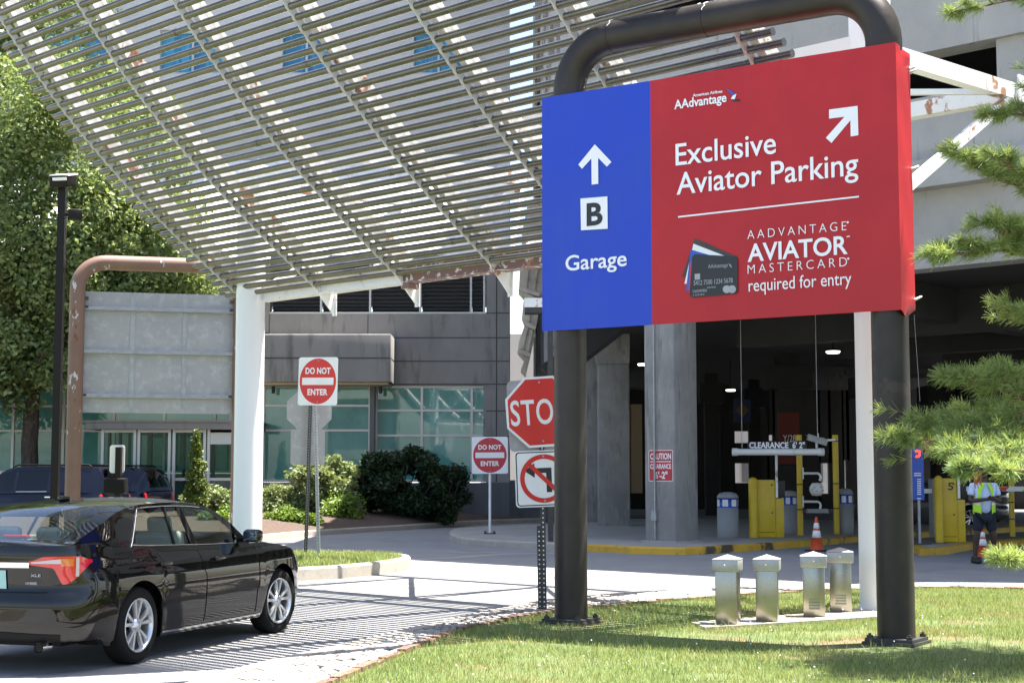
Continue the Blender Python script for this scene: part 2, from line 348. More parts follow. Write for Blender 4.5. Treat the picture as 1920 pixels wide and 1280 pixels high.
def catmull(pts, per=8):
    pts = [Vector(p) for p in pts]; out = []
    q = [pts[0]*2-pts[1]]+pts+[pts[-1]*2-pts[-2]]
    for i in range(1, len(q)-2):
        for k in range(per):
            t = k/per; a, b, c, d = q[i-1], q[i], q[i+1], q[i+2]
            out.append(.5*((2*b)+(c-a)*t+(2*a-5*b+4*c-d)*t*t+(3*b-a-3*c+d)*t**3))
    return out+[pts[-1]]
# ================================================================== SETTING: ground, roads, kerbs
mb = MB(); S = 600
mb.add([(-S,-S,0),(S,-S,0),(S,S,0),(-S,S,0)], [(0,1,2,3)]); struct('road', mb, M['asphalt'])
GZ = .15
def offset_poly(p, d, closed=True):
    out = []; n = len(p)
    for i in range(n):
        a = p[i-1] if (closed or i) else p[i]; c = p[(i+1) % n] if (closed or i < n-1) else p[i]
        t = (Vector((c[0]-a[0], c[1]-a[1], 0))).normalized(); out.append(Vector((p[i][0]-t.y*d, p[i][1]+t.x*d, 0)))
    return out
def kerb_strip(mb, line, wid, h, closed, m=0, mfn=None):
    """kerb along a line, inside to its left: face, rounded edge and top"""
    inn = [offset_poly(line, q, closed) for q in (0, .012, .035, wid)]; zs = [(0, 0.), (1, h*.75), (2, h-.004), (2, h), (3, h)]
    prof = [(inn[0], -.02), (inn[1], h-.03), (inn[2], h), (inn[3], h), (inn[3], h-.12)]
    n = len(line); vs = []
    for L, z in prof: vs += [(q.x, q.y, z) for q in L]
    for k in range(len(prof)-1):
        for i in range(n if closed else n-1):
            j = (i+1) % n; b = len(mb.v)
            mb.add([vs[k*n+i], vs[k*n+j], vs[(k+1)*n+j], vs[(k+1)*n+i]], [(0,1,2,3)], mfn(i) if mfn else m, k in (0,1))
    return inn[3]
def flat(mb, pts, z, m=0): mb.add([(q[0], q[1], z) for q in pts], [list(range(len(pts)))], m); return mb
def inside(poly, x, y):
    px = np.array([p[0] for p in poly]); py = np.array([p[1] for p in poly]); r = np.zeros(len(x), bool); j = len(px)-1
    for i in range(len(px)):
        c = ((py[i] > y) != (py[j] > y)) & (x < (px[j]-px[i])*(y-py[i])/(py[j]-py[i]+1e-12)+px[i]); r ^= c; j = i
    return r

# --- foreground island: kerb, cobbled strip, lawn
KP = [(-100,1400),(160,1330),(300,1290),(440,1250),(560,1222),(702,1190),(820,1162),(937,1138),(1040,1120),(1180,1108),(1400,1099),(1600,1094),(1720,1091),(1920,1092),(2200,1096)]
EP = [(250,1420),(430,1350),(530,1312),(612,1280),(700,1243),(800,1203),(877,1176),(1011,1150),(1120,1137),(1260,1124),(1440,1112),(1600,1104),(1722,1101),(1920,1104),(2200,1110)]
Kw = catmull([G(x, y, GZ) for x, y in KP], 6); Ew = catmull([G(x, y, GZ) for x, y in EP], 6)
Kr = Kw[::-1]                                    # runs right to left so that the island lies to its left
mb = MB(); inn = kerb_strip(mb, Kr, .17, GZ, False); struct('kerb', mb, M['concrete'])
inn = inn[::-1]
mb = MB()
for i in range(len(inn)-1):
    mb.add([(inn[i].x,inn[i].y,GZ-.028),(Ew[i].x,Ew[i].y,GZ-.028),(Ew[i+1].x,Ew[i+1].y,GZ-.028),(inn[i+1].x,inn[i+1].y,GZ-.028)], [(0,1,2,3)])
struct('cobble_bedding', mb, M['soil'])
mb = MB(); acc = 0
for i in range(len(inn)-1):
    a0, a1, b0, b1 = inn[i], inn[i+1], Ew[i], Ew[i+1]; Ln = ((a1-a0).length+(b1-b0).length)/2; W = ((a0-b0).length+(a1-b1).length)/2
    nu = max(1, round(Ln/.19)); nv = max(1, round((W-.06)/.125))
    for u in range(nu):
        for v in range(nv):
            g = .006; off = .5*(v % 2)/nu
            q = []
            for du, dv in ((0,0),(1,0),(1,1),(0,1)):
                uu = (u+du)/nu+off+random.uniform(-.03,.03)/nu; vv = .015+(v+dv)/nv*.95; 
                A = a0+(a1-a0)*uu; B = b0+(b1-b0)*uu; q.append(A+(B-A)*vv)
            c = sum(q, Vector())/4; dz = random.uniform(-.006,.006); vs = []
            for z, k in ((-.03,1-.05),(.0,.90),(.008,.72)):
                vs += [(c.x+(p.x-c.x)*k, c.y+(p.y-c.y)*k, GZ-.006+z+dz) for p in q]
            fs = []
            for r in range(2):
                for k in range(4): fs.append((r*4+k, r*4+(k+1) % 4, r*4+4+(k+1) % 4, r*4+4+k))
            # keep faces outward whatever the winding of the strip
            area = sum(q[k].x*q[(k+1) % 4].y-q[(k+1) % 4].x*q[k].y for k in range(4)); fs.append((8,9,10,11))
            if area < 0: fs = [f[::-1] for f in fs]
            mb.add(vs, fs, 0, False)
tag(mb.build('cobblestones', M['cobble']), kind='stuff')
mb = MB()                                         # thin brick edging between cobbles and lawn
for i in range(len(Ew)-1):
    d = Ew[i+1]-Ew[i]; k = max(1, round(d.length/.2))
    for j in range(k):
        p = Ew[i]+d*((j+.5)/k); mb.box((p.x, p.y, GZ-.03+random.uniform(-.01,.012)), (d.length/k-.012, .075, .09), 0, math.atan2(d.y, d.x)+random.uniform(-.04,.04))
tag(mb.build('brick_edging', M['brick_edge']), kind='stuff')
lawn_poly = [(q.x, q.y) for q in Ew]+[(30,17),(30,-4),(-4,-4),(-3.4,6)]
mb = MB(); flat(mb, lawn_poly, GZ-.012); 
if True:
    a = sum(lawn_poly[i-1][0]*lawn_poly[i][1]-lawn_poly[i][0]*lawn_poly[i-1][1] for i in range(len(lawn_poly)))
    if a < 0: mb.f = [f[::-1] for f in mb.f]
struct('lawn', mb, M['turf'])
pad = [G(1296,1169,GZ), G(1322,1179,GZ), G(1668,1157,GZ), G(1650,1141,GZ)]

def blades(name, x, y, z, hmin, hmax, wd, mat_, lean=.5):
    n = len(x); h = RNG.uniform(hmin, hmax, n); a = RNG.uniform(0, 2*np.pi, n); l = RNG.uniform(.1, lean, n)*h; b = RNG.uniform(0, 2*np.pi, n); w_ = wd*RNG.uniform(.6, 1.3, n)
    V = np.zeros((n, 5, 3)); ca, sa = np.cos(a)*w_/2, np.sin(a)*w_/2; cb, sb = np.cos(b), np.sin(b)
    V[:,0] = np.stack([x-ca, y-sa, np.full(n, z)], 1); V[:,1] = np.stack([x+ca, y+sa, np.full(n, z)], 1)
    mx, my, mz = x+cb*l*.35, y+sb*l*.35, z+h*.6
    V[:,2] = np.stack([mx+ca*.8, my+sa*.8, mz], 1); V[:,3] = np.stack([mx-ca*.8, my-sa*.8, mz], 1)
    V[:,4] = np.stack([x+cb*l, y+sb*l, z+h], 1)
    V = V.reshape(-1, 3); base = np.arange(n)*5
    loops = np.stack([base, base+1, base+2, base+3, base+3, base+2, base+4], 1).ravel()
    starts = np.stack([np.arange(n)*7, np.arange(n)*7+4], 1).ravel(); tot = np.tile([4, 3], n)
    me = bpy.data.meshes.new(name); me.vertices.add(len(V)); me.vertices.foreach_set('co', V.ravel()); me.loops.add(len(loops)); me.loops.foreach_set('vertex_index', loops)
    me.polygons.add(len(starts)); me.polygons.foreach_set('loop_start', starts); me.polygons.foreach_set('loop_total', tot); me.update(); me.validate()
    o = bpy.data.objects.new(name, me); COL.objects.link(o); me.materials.append(mat_); return tag(o, kind='stuff')
def fray(x, y): return np.sin(x*1.7+np.sin(y*1.3)*2)*np.cos(y*1.9+x*.6)
n = 340000; x = RNG.uniform(-3.5, 7.8, n); y = RNG.uniform(9.6, 21, n)
k = inside(lawn_poly, x, y) & ~inside([(p.x, p.y) for p in pad], x, y) & (np.abs(x) < y*.36+.4)
k &= RNG.uniform(0, 1, n) < np.clip(.85+.35*fray(x, y), .25, 1)
k &= ~(((x-3.55)**2/.9+(y-13.2)**2/.5 < 1) & (RNG.uniform(0, 1, n) < .75))
for (cx, cy, r) in ((1.75,13.85,.55),(2.7,14.15,.45),(3.9,13.6,.5),(2.2,16.3,.4),(2.35,13.5,.35),(3.0,13.2,.5),(.9,15.1,.35),(3.3,14.3,.4),(4.3,15.2,.5),(.2,12.2,.3),(1.4,11.2,.25)): k &= ~(((x-cx+.08*np.sin(y*17))**2+((y-cy)*1.3)**2 < r*r) & (RNG.uniform(0, 1, n) < .78))
blades('grass', x[k], y[k], GZ-.012, .018, .058, .0045, M['grass_blade'], .9)
n = 9000; x = RNG.uniform(-3.5, 7.2, n); y = RNG.uniform(9.6, 18.5, n); k = inside(lawn_poly, x, y) & ~inside([(p.x, p.y) for p in pad], x, y) & (np.sin(x*5.1+1)*np.sin(y*4.3+x*2) > .35)
blades('tall_grass', x[k], y[k], GZ-.012, .06, .12, .006, M['grass_blade'], .9)
mb = MB()
for i in range(150):
    y0 = random.uniform(10.2, 16.5); x0 = random.uniform(-3, 6)
    if not inside(lawn_poly, np.array([x0]), np.array([y0]))[0]: continue
    r = random.uniform(.004,.008); mb.lathe([(0,-r),(r*.8,-r*.5),(r,0),(r*.7,r*.6),(0,r)], (x0, y0, GZ+random.uniform(.035,.07)), 6)
tag(mb.build('clover_flowers', M['sign_white']), kind='stuff')

# --- left island with lawn
isl = [(-30,6.5),(-7.7,6.5),(-6.2,14.5),(-4.45,20.0)]+[tuple(G(x, y)[:2]) for x, y in ((545,1090),(600,1086.5),(650,1083),(700,1078),(730,1074),(755,1070))]+[tuple(G(x, y, .2)[:2]) for x, y in ((769,1044),(771,1041.5),(765,1039),(745,1036.5),(690,1035),(600,1033.5),(520,1032.5))]+[(-9,33.2),(-16,37),(-30,39)]
isl = [Vector((p[0], p[1], 0)) for p in isl]; isl2 = isl[:4]+catmull(isl[4:17], 3)+isl[17:]
mb = MB(); inn2 = kerb_strip(mb, isl2, .16, .2, True); struct('island_kerb', mb, M['concrete'])
mb = MB(); flat(mb, inn2, .185); struct('island_lawn', mb, M['turf'])
n = 60000; x = RNG.uniform(-8, -1.5, n); y = RNG.uniform(20, 33, n); k = inside([(p.x, p.y) for p in inn2], x, y)
blades('island_grass', x[k], y[k], .185, .04, .10, .010, M['grass_blade'], .8)

# --- planting bed in front of the building
bed = [Vector((-40,41,0)),Vector((-16,38.6,0)),Vector((-9.0,37.1,0)),Vector((-7.0,36.8,0)),Vector((-6.45,36.95,0)),Vector((-6.2,37.25,0))]+[G(x, y) for x, y in ((500,1013),(570,1006),(650,1000),(720,995.5),(780,991.5),(850,986),(960,981),(1040,978),(1140,976))]
bed = catmull(bed, 3)
mb = MB(); inn3 = kerb_strip(mb, bed, .16, .15, False); struct('bed_kerb', mb, M['concrete'])
mb = MB()
for i in range(len(inn3)-1):
    a, b = inn3[i], inn3[i+1]; ya, yb = 53.2, 53.2
    for j in range(6):
        q = []
        for (p, t) in ((a, j/6),(b, j/6),(b, (j+1)/6),(a, (j+1)/6)): q.append((p.x, p.y+(53.2-p.y)*t, .135+.35*math.sin(min(1, t*1.4)*math.pi*.6)*min(1, (53.2-p.y)/7)))
        mb.add(q, [(0,1,2,3)], 0, True)
struct('mulch_bed', mb, M['soil'])

# --- garage pavement with yellow kerb, and the lane islands between the gates
E1 = Vector((.7252,-.6885,0)); E2 = Vector((.6885,.7252,0)); GO = Vector((3.55,33.6,0))
def gar(u, v, z=0): return GO+E1*u+E2*v+Vector((0,0,z))
front = [G(x, y) for x, y in ((1650,1012),(1600,1017),(1525,1024),(1450,1030),(1380,1034.5),(1330,1038),(1285,1040),(1240,1039.5),(1180,1037.5),(1100,1033),(1030,1030),(950,1026),(885,1022),(858,1018),(845,1013),(841,1008),(845,1003),(860,999),(890,996.5),(960,993),(1040,990))]
pv = [front[0]+E2*12]+[front[0]]+front[1:]+[Vector((1.2,46,0)),Vector((2.0,52,0)),Vector((9,52,0))]
pv = pv[::-1]
mb = MB(); npv = len(pv)
inn4 = kerb_strip(mb, pv, .18, GZ, True, mfn=lambda i: 1 if (npv-1-i) in range(1, 11) else 0); struct('pavement_kerb', mb, [M['concrete'], M['yellow_kerb']])
mb = MB(); flat(mb, inn4, GZ-.002); struct('pavement', mb, M['sidewalk'])
def lane_island(pts, name):
    p = [Vector((q[0], q[1], 0)) for q in pts]
    a = sum(p[i-1].x*p[i].y-p[i].x*p[i-1].y for i in range(len(p)))
    if a < 0: p = p[::-1]
    mb = MB(); i2 = kerb_strip(mb, p, .16, GZ, True); struct(name+'_kerb', mb, M['yellow_kerb'])
    mb = MB(); flat(mb, i2, GZ-.002); struct(name, mb, M['sidewalk'])
a, b_, c_, d_ = G(1712,1035), G(1724,1041), G(1775,1039.5), G(1824,1030)
lane_island([a, b_, c_, d_, d_+E2*12, a+E2*12+E1*-.2], 'lane_island')
a, b_ = G(1909,1060), G(1960,1062); lane_island([a, b_, b_+Vector((2,1,0)), b_+Vector((2,1,0))+E2*9, a+E2*9], 'far_lane_island')
# pale wheel-worn seams and a stop line across the road
mb = MB()
def ribbon(px, wd, z=.004):
    c = catmull([G(x, y) for x, y in px], 5); o = offset_poly(c, wd, False)
    for i in range(len(c)-1): mb.add([(c[i].x,c[i].y,z),(c[i+1].x,c[i+1].y,z),(o[i+1].x,o[i+1].y,z),(o[i].x,o[i].y,z)], [(0,1,2,3)])
ribbon([(772,1050),(860,1046),(930,1040.5),(985,1038),(1045,1038)], .35)
ribbon([(830,1034),(880,1036.5),(936,1036)], .3)
def crack(px, wd=.018):
    c = catmull([G(x+random.uniform(-3,3), y+random.uniform(-.6,.6)) for x, y in px], 6)
    for i in range(len(c)-1):
        d = (c[i+1]-c[i]).normalized(); nn_ = Vector((-d.y,d.x,0))*wd*random.uniform(.4,1)*.5
        mb.add([c[i]-nn_+Vector((0,0,.003)), c[i+1]-nn_+Vector((0,0,.003)), c[i+1]+nn_+Vector((0,0,.003)), c[i]+nn_+Vector((0,0,.003))], [(0,1,2,3)], 1)
for px in ([(560,1105),(700,1098),(860,1108),(1000,1104),(1100,1107)],[(800,1075),(950,1085),(1100,1083),(1300,1090)],[(20,1268),(200,1250),(330,1215),(520,1190),(640,1165)],[(620,1010),(800,1020),(1000,1050),(1250,1062)],[(1000,1108),(1035,1085),(1060,1066),(1070,1045)],[(1300,1075),(1500,1066),(1900,1080)],[(1720,1072),(1830,1062),(1920,1058)]): crack(px)
mb.f = [f if (Vector(mb.v[f[1]])-Vector(mb.v[f[0]])).cross(Vector(mb.v[f[2]])-Vector(mb.v[f[0]])).z > 0 else f[::-1] for f in mb.f]
struct('road_seam', mb, [M['sidewalk'], M['joint']])
# ================================================================== TERMINAL BUILDING (front wall at Y = 53)
WY = 53.0
def B(x, y, Y=WY): return P(x, y, Y)
def bz(y, Y=WY): return P(960, y, Y).z
def bx(x, y=880, Y=WY): return P(x, y, Y).x
bld = thing('terminal_building', 'grey concrete terminal building with louvres, teal glass and upper blue windows', 'building', (bx(480), WY, 0))
xr = bx(955, 700); z_l0, z_l1 = bz(588), bz(478); z_g = bz(722); z_sill = bz(903)
zj = [bz(633), bz(677), bz(720)]; xj = bx(931, 640)
mb = MB()
def wall(x0, x1, z0, z1, y=WY, d=.5, m=0): mb.box(((x0+x1)/2, y+d/2, (z0+z1)/2), (x1-x0, d, z1-z0), m)
xl = -62; xgl = bx(906, 800); z_top = 21.5; zw0, zw1 = bz(137), bz(58)
lou0, lou1 = bx(506, 560), bx(912, 560)
wall(xl, bx(446,560), z_g, 8.9)                       # left part, above the curtain wall
wall(bx(446,560)+.002, lou0, z_g, 8.9)
wall(lou0+.002, lou1-.002, z_g, z_l0); wall(lou0+.002, lou1-.002, z_l1, 8.9); wall(lou1, xr, z_sill-.02, 8.9)
wall(xgl+.002, lou1-.002, z_sill, z_g-.002)
TYW = 58.0; tz0, tz1 = bz(139,TYW), bz(56,TYW); tw = MB(); _mb = mb; mb = tw; wall(xl, xr, tz1, z_top+1.5, TYW); wall(xl, xr, 8.0, tz0, TYW)
# window storey with piers
wins = [(bx(a, 100, TYW), bx(b, 100, TYW)) for a, b in ((-330,-210),(-160,-50),(60,200),(300,420),(530,618),(776,868))]
e = xl
for a, b in wins+[(xr, xr)]: wall(e+.001, a-.001, tz0+.001, tz1-.001, TYW); e = b
mb.build('upper_wall', M['tower_panel'], bld); mb = _mb
mb.box((xr-.25, WY+10.5, 4.4), (.5, 20, 8.8)); mb.box((xr-.25, TYW+8, 15.5), (.5, 15, 14.6))
mb.box(((xl+xr)/2, TYW+8, 22.8), (xr-xl, 15, .3))
mb.build('wall', M['bldg_concrete'], bld)
mb = MB(); mb.add([(xl,WY+.3,8.9),(xr,WY+.3,8.9),(xr,TYW-.02,13.6),(xl,TYW-.02,13.6)], [(0,1,2,3)]); mb.add([(xr,WY+.3,8.9),(xr,TYW,8.9),(xr,TYW,13.6)], [(0,1,2)])  # invented white slope, tilted to catch the sun and brighten the canopy gaps
for k in range(34): mb.bar((xr-.6-k*1.8,WY+.35,8.97),(xr-.6-k*1.8,TYW-.1,13.64),.07,.07)
mb.build('added_slope', M['bright_slope'], bld)
mb = MB(); wall(bx(500,900), bx(905, 900), 0, z_sill-.03, WY+.05); wall(bx(905,900)+.002, xr, 0, z_sill-.022, WY-.0); mb.build('base_wall', M['bldg_dark'], bld)
mb = MB()                                              # panel joints, recessed looking dark lines
for z in zj+[bz(588)+.02]:
    mb.box(((lou0+xr)/2, WY-.001, z), (xr-lou0, .012, .035))
for z in (bz(770), bz(818)): mb.box(((lou1+xr)/2, WY-.001, z), (xr-lou1, .012, .035))
mb.box((xj, WY-.002, (z_sill+8.8)/2), (.04, .012, 8.8-z_sill))
for x in (bx(690,600), bx(505,600)): mb.box((x, WY-.0015, (zj[1]+z_l0)/2), (.03, .012, z_l0-zj[1]-.06))
for z in (6.5, 7.7): mb.box(((xl+lou0)/2, WY-.0015, z), (lou0-xl, .012, .04))
mb.build('panel_joint', M['joint'], bld)
# louvre panels
for i, (a, b) in enumerate(((509,600),(604,692),(697,786),(791,881),(885,906))):
    mb = MB(); x0, x1 = bx(a,560), bx(b,560); n = 15; h = (z_l1-z_l0)/n
    mb.box(((x0+x1)/2, WY+.45, (z_l0+z_l1)/2), (x1-x0, .04, z_l1-z_l0))
    for k in range(n): mb.add([(x0,WY+.10,z_l0+h*k+.02),(x1,WY+.10,z_l0+h*k+.02),(x1,WY+.32,z_l0+h*(k+.95)),(x0,WY+.32,z_l0+h*(k+.95))], [(0,1,2,3)])
    L = mb.build('louvre', M['louver'], bld)
    f = MB(); f.box((x1+.035, WY+.06, (z_l0+z_l1)/2), (.07, .10, z_l1-z_l0)); f.build('louvre_frame', M['mullion'], L)
mb = MB(); mb.box(((lou0+lou1)/2, WY+.05, z_l0+.03), (lou1-lou0-.01, .12, .06)); mb.build('louvre_sill', M['mullion'], bld)
# concrete hood over the left glazing
hx0, hx1 = bx(380, 650, 51.2), bx(733, 650, 51.2); hz0, hz1 = bz(716, 51.2), bz(626, 51.2)
mb = MB(); mb.rbox(((hx0+hx1)/2, 52.1, (hz0+hz1)/2), (hx1-hx0, 1.78, hz1-hz0), .03); mb.build('entrance_hood', M['bldg_concrete'], bld)
mb = MB(); mb.box(((hx0+hx1)/2, 51.2, bz(671,51.2)), (hx1-hx0-.02, .012, .035)); mb.box((hx1+.002, 52.1, bz(671,51.2)), (.012, 1.6, .035)); mb.box(((hx0+hx1)/2, 52.1, hz0-.04), (hx1-hx0-.2, 1.4, .07), 1)
mb.build('hood_trim', [M['joint'], M['cream_trim']], bld)
def glazing(x0, x1, z0, z1, y, cols, rows, mm='mullion', gm='teal_glass', name='curtain_wall'):
    g = MB(); g.box(((x0+x1)/2, y+.06, (z0+z1)/2), (x1-x0, .02, z1-z0)); o = g.build(name, M[gm], bld)
    f = MB()
    for x in cols: f.box((x, y+.02, (z0+z1)/2), (.085, .08, z1-z0))
    for z in rows: f.box(((x0+x1)/2, y+.022, z), (x1-x0, .07, .075))
    f.build('mullion', M[mm], o); return o
rows = [bz(761), bz(807)]
# glazing sits in the wall openings
glazing(bx(-900), bx(445), bz(886), z_g-.02, WY+.12, [bx(x) for x in (-930+95*k for k in range(15))]+[bx(430)], rows+[bz(884), z_g-.05])
glazing(bx(446)+.05, bx(696), z_sill, z_g-.02, WY-.30, [bx(496), bx(694)], rows+[z_sill+.04, z_g-.05])
glazing(bx(702), xgl, z_sill, z_g-.02, WY+.12, [bx(704), bx(790), bx(884)], [bz(769), bz(816), z_sill+.04, z_g-.05])
mb = MB(); mb.box((bx(698.5), WY-.1, (z_sill+z_g)/2), (.16, .55, z_g-z_sill-.03)); mb.build('frame_post', M['mullion_dark'], bld)
mb = MB(); mb.box(((bx(-900)+bx(445))/2, WY+.0, bz(713)), (bx(445)-bx(-900), .12, .09)); mb.box(((bx(-900)+bx(445))/2, WY+.05, bz(893)), (bx(445)-bx(-900), .3, .2)); mb.box(((bx(446)+bx(696))/2, WY-.2, bz(909)), (bx(696)-bx(446), .3, .2)); mb.build('sill', M['cream_trim'], bld)
mb = MB(); mb.box(((bx(-900)+bx(445))/2, WY+.3, bz(893)/2), (bx(445)-bx(-900), .3, bz(893)-.1)); mb.build('plinth', M['bldg_concrete'], bld)
for a, b in wins:
    g = MB(); g.box(((a+b)/2, TYW+.3, (tz0+tz1)/2), (b-a, .03, tz1-tz0)); o = g.build('window', M['blue_glass'], bld)
    f = MB(); f.box(((a+b)/2, TYW+.2, (tz0+tz1)/2), (.08, .1, tz1-tz0)); f.box(((a+b)/2, TYW+.2, tz0+.05), (b-a, .14, .08)); f.box(((a+b)/2, TYW+.2, tz1-.05), (b-a, .14, .08)); f.build('window_frame', M['mullion'], o)
for x in (517, 716):
    mb = MB(); mb.cyl((bx(x), WY-.75, z_g-.32), .06, .24, 10); mb.bar((bx(x), WY-.75, z_g-.1), (bx(x), WY-.75, z_g+.1), .03, .03); mb.build('downlight', M['black_plastic'], bld)
# low dark wall running on towards the garage
mb = MB(); x1 = bx(1125, 900); mb.box(((xr+.002+x1)/2, WY+.2, z_sill/2), (x1-xr, .4, z_sill)); mb.box(((xr+.02+x1)/2, WY+.2, z_sill+.03), (x1-xr+.0, .46, .06))
tag(mb.build('low_wall', M['bldg_dark']), 'low dark concrete wall linking the terminal corner to the garage', 'wall')
mb = MB(); p = P(1470,880,92); mb.box((p.x,92,2.2), (26,.5,4.4));  # grey block added to tone down the bright openings in the back wall
for k in range(8): mb.box((p.x-11+k*3.1,91.7,2.0), (1.7,.1,1.6), 1)
tag(mb.build('distant_block', [M['garage_conc'], M['mullion_dark']]), 'low grey block added to dim the daylight in the garage back openings', 'building')
# vestibule in front of the curtain wall
VY = 50.0
vest = thing('glass_vestibule', 'flat-roofed glass entrance vestibule with pale frames before the teal curtain wall', 'vestibule', (bx(310,880,VY), VY, 0))
vx0, vx1 = bx(188,850,VY), bx(455,850,VY); vz1 = bz(805,VY); vzr = bz(792,VY)
mb = MB(); mb.box(((vx0+vx1)/2-.05, VY+1.2, (vz1+vzr)/2), (vx1-vx0+.7, 3.2, vzr-vz1)); mb.box(((vx0+vx1)/2-.05, VY+1.2, vzr+.03), (vx1-vx0+.85, 3.35, .06)); mb.build('roof', M['bldg_concrete'], vest)
bays = [(190,255),(258,320),(324,386),(389,452)]
for i, (a, b) in enumerate(bays):
    x0, x1 = bx(a,850,VY), bx(b,850,VY); z0 = .15
    f = MB()
    for x in (x0+.04, x1-.04): f.box((x, VY, (z0+vz1)/2), (.09, .08, vz1-z0))
    for z in (vz1-.05, bz(898,VY), z0+.12): f.box(((x0+x1)/2, VY, z), (x1-x0-.181, .075, .09 if z > 1 else .16))
    if i == 3: f.box(((x0+x1)/2, VY, bz(818,VY)), (x1-x0-.181, .075, .5))
    fo = f.build('door_frame', M['mullion'], vest)
    g = MB(); g.box(((x0+x1)/2, VY+.02, (z0+vz1)/2), (x1-x0-.16, .012, vz1-z0)); g.build('door_glass', M['clear_glass'], fo)
mb = MB()
for x in (205, 225, 283, 345, 400): mb.cyl((bx(x,850,VY+1.8), VY+1.8, 0.14), .06, vz1-.14, 12)
mb.build('inner_post', M['mullion_dark'], vest)
# pale far building in the gap
mb = MB(); c0 = P(992, 700, 95); mb.box((c0.x+1.5, 98, 4), (9, 6, P(980,626,95).z*2-8)); 
for k in range(3): mb.box((c0.x-1.5+k*2.1, 94.95, 5.2), (1.2, .1, 1.6), 1)
tag(mb.build('distant_block', [M['pale_render'], M['mullion_dark']]), 'pale cream building far off in the gap beside the garage', 'building')

# ================================================================== PARKING GARAGE
gr = thing('parking_garage', 'many-levelled concrete parking garage with open decks, dark inside', 'garage', tuple(GO))
Q = math.atan2(E1.y, E1.x)
def gbox(mb, u0, u1, v0, v1, z0, z1, m=0):
    c = gar((u0+u1)/2, (v0+v1)/2, (z0+z1)/2); mb.box(c, (u1-u0, v1-v0, z1-z0), m, Q)
UL, UR = -3.6, 22.0
# spandrel bands along the facade, one face proud of the other like the photo's ledges
mb = MB()
for z0, z1, v in ((5.6,7.12,.25),(7.12,7.66,-.15),(7.66,8.95,.12),(9.8,11.6,.0)): gbox(mb, UL, UR, v, v+.6, z0, z1)
zz = 12.5
for k in range(4): gbox(mb, UL, UR, 0, .6, zz, zz+2.0); zz += 2.9
gbox(mb, UL, UR, 0, .6, zz, 25.3); 
mb.build('spandrel', M['garage_conc'], gr)
mb = MB()
pv_ = [gar(UL,.6), gar(UR,.6), gar(UR,45), Vector((gar(UL,0).x+.6, 85, 0)), Vector((gar(UL,0).x+.6, gar(UL,.6).y+.3, 0))]
def slab(z0, z1):
    n = len(pv_); vs = [(p.x,p.y,z0) for p in pv_]+[(p.x,p.y,z1) for p in pv_]
    mb.add(vs, [list(range(n))[::-1], list(range(n,2*n))]+[(i,(i+1)%n,n+(i+1)%n,n+i) for i in range(n)])
slab(5.7, 6.1); 
for z in (9.0, 11.9, 14.8, 17.7, 20.6, 24.2): slab(z-.35, z)
mb.build('deck_slab', M['garage_shaded'], gr)
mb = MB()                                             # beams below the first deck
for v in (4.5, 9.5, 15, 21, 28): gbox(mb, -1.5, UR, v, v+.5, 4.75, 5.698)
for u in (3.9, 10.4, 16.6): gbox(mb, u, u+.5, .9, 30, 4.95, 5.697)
mb.build('ceiling_beam', M['garage_shaded'], gr)
# flank: sloping corbelled panels seen end-on, over a dark ramp
fl = MB(); xf = gar(UL,0).x
YF = 38.2
prof_ = [(1034,478),(1018,545),(1000,640),(986,702),(977,692),(984,672),(971,657),(973,640),(985,606),(979,590),(983,552),(973,541),(976,488),(984,470),(978,440),(990,380),(1030,380)]
pp = [P(x,y,YF) for x,y in prof_]
fl.prism([(p.x,p.z) for p in pp][::-1], (0,YF,0), (1,0,0), (0,0,1), 0, 1.3) if False else fl.prism([(p.x,p.z) for p in pp], (0,YF+1.3,0), (1,0,0), (0,0,1), 0, 1.3)
for (x0,y0),(x1,y1) in (((976,488),(1014,500)),((973,541),(1012,553)),((983,552),(1010,566)),((985,606),(1004,616)),((971,657),(994,666))):
    a, b = P(x0,y0,YF-.06), P(x1,y1,YF-.06); fl.bar(a, b, .12, .10)
for (x0,y0),(x1,y1) in (((990,495),(984,545)),((1006,505),(998,560)),((996,560),(990,604)),((988,612),(978,655)),((997,618),(988,664))):
    a, b = P(x0,y0,YF-.03), P(x1,y1,YF-.03); fl.bar(a, b, .06, .07)
fl.build('ramp_panel', M['corbel'], gr)
mb = MB()
for k in range(7): mb.box((xf+.5, 39+k*6.5, 15.6), (.7, .7, 20.4))
for z in (9.0, 11.9, 14.8, 17.7, 20.6): mb.box((xf+.35, 60, z+.2), (.4, 46, 1.2))
mb.box((xf+.6, 60, 3.4), (.3, 40, 2.6)) if False else None
mb.build('flank_frame', M['garage_conc'], gr)
mb = MB(); a0 = Vector((xf+.3, 37.0, 3.75)); a1 = Vector((xf+2.9, 37.5, 6.2))
mb.bar((xf-.1,38.2,4.0), (xf+3.3,38.2,6.6), 3.2, .5, 0); mb.build('ramp_underside', M['garage_shaded'], gr)
# columns
def column(u0, u1, v0, v1, m='garage_col', z1=5.6, cap=True, nm='column'):
    mb = MB(); c = gar((u0+u1)/2, (v0+v1)/2, 0); mb.rbox((c.x, c.y, (.1+z1)/2), (u1-u0, v1-v0, z1-.1), .035, 0, Q, 2)
    if cap: mb.box((c.x, c.y, .155), (u1-u0+.12, v1-v0+.12, .03), 1, Q)
    return mb.build(nm, [M[m], M['garage_conc']], gr)
column(-.84, 0, 0, .84)
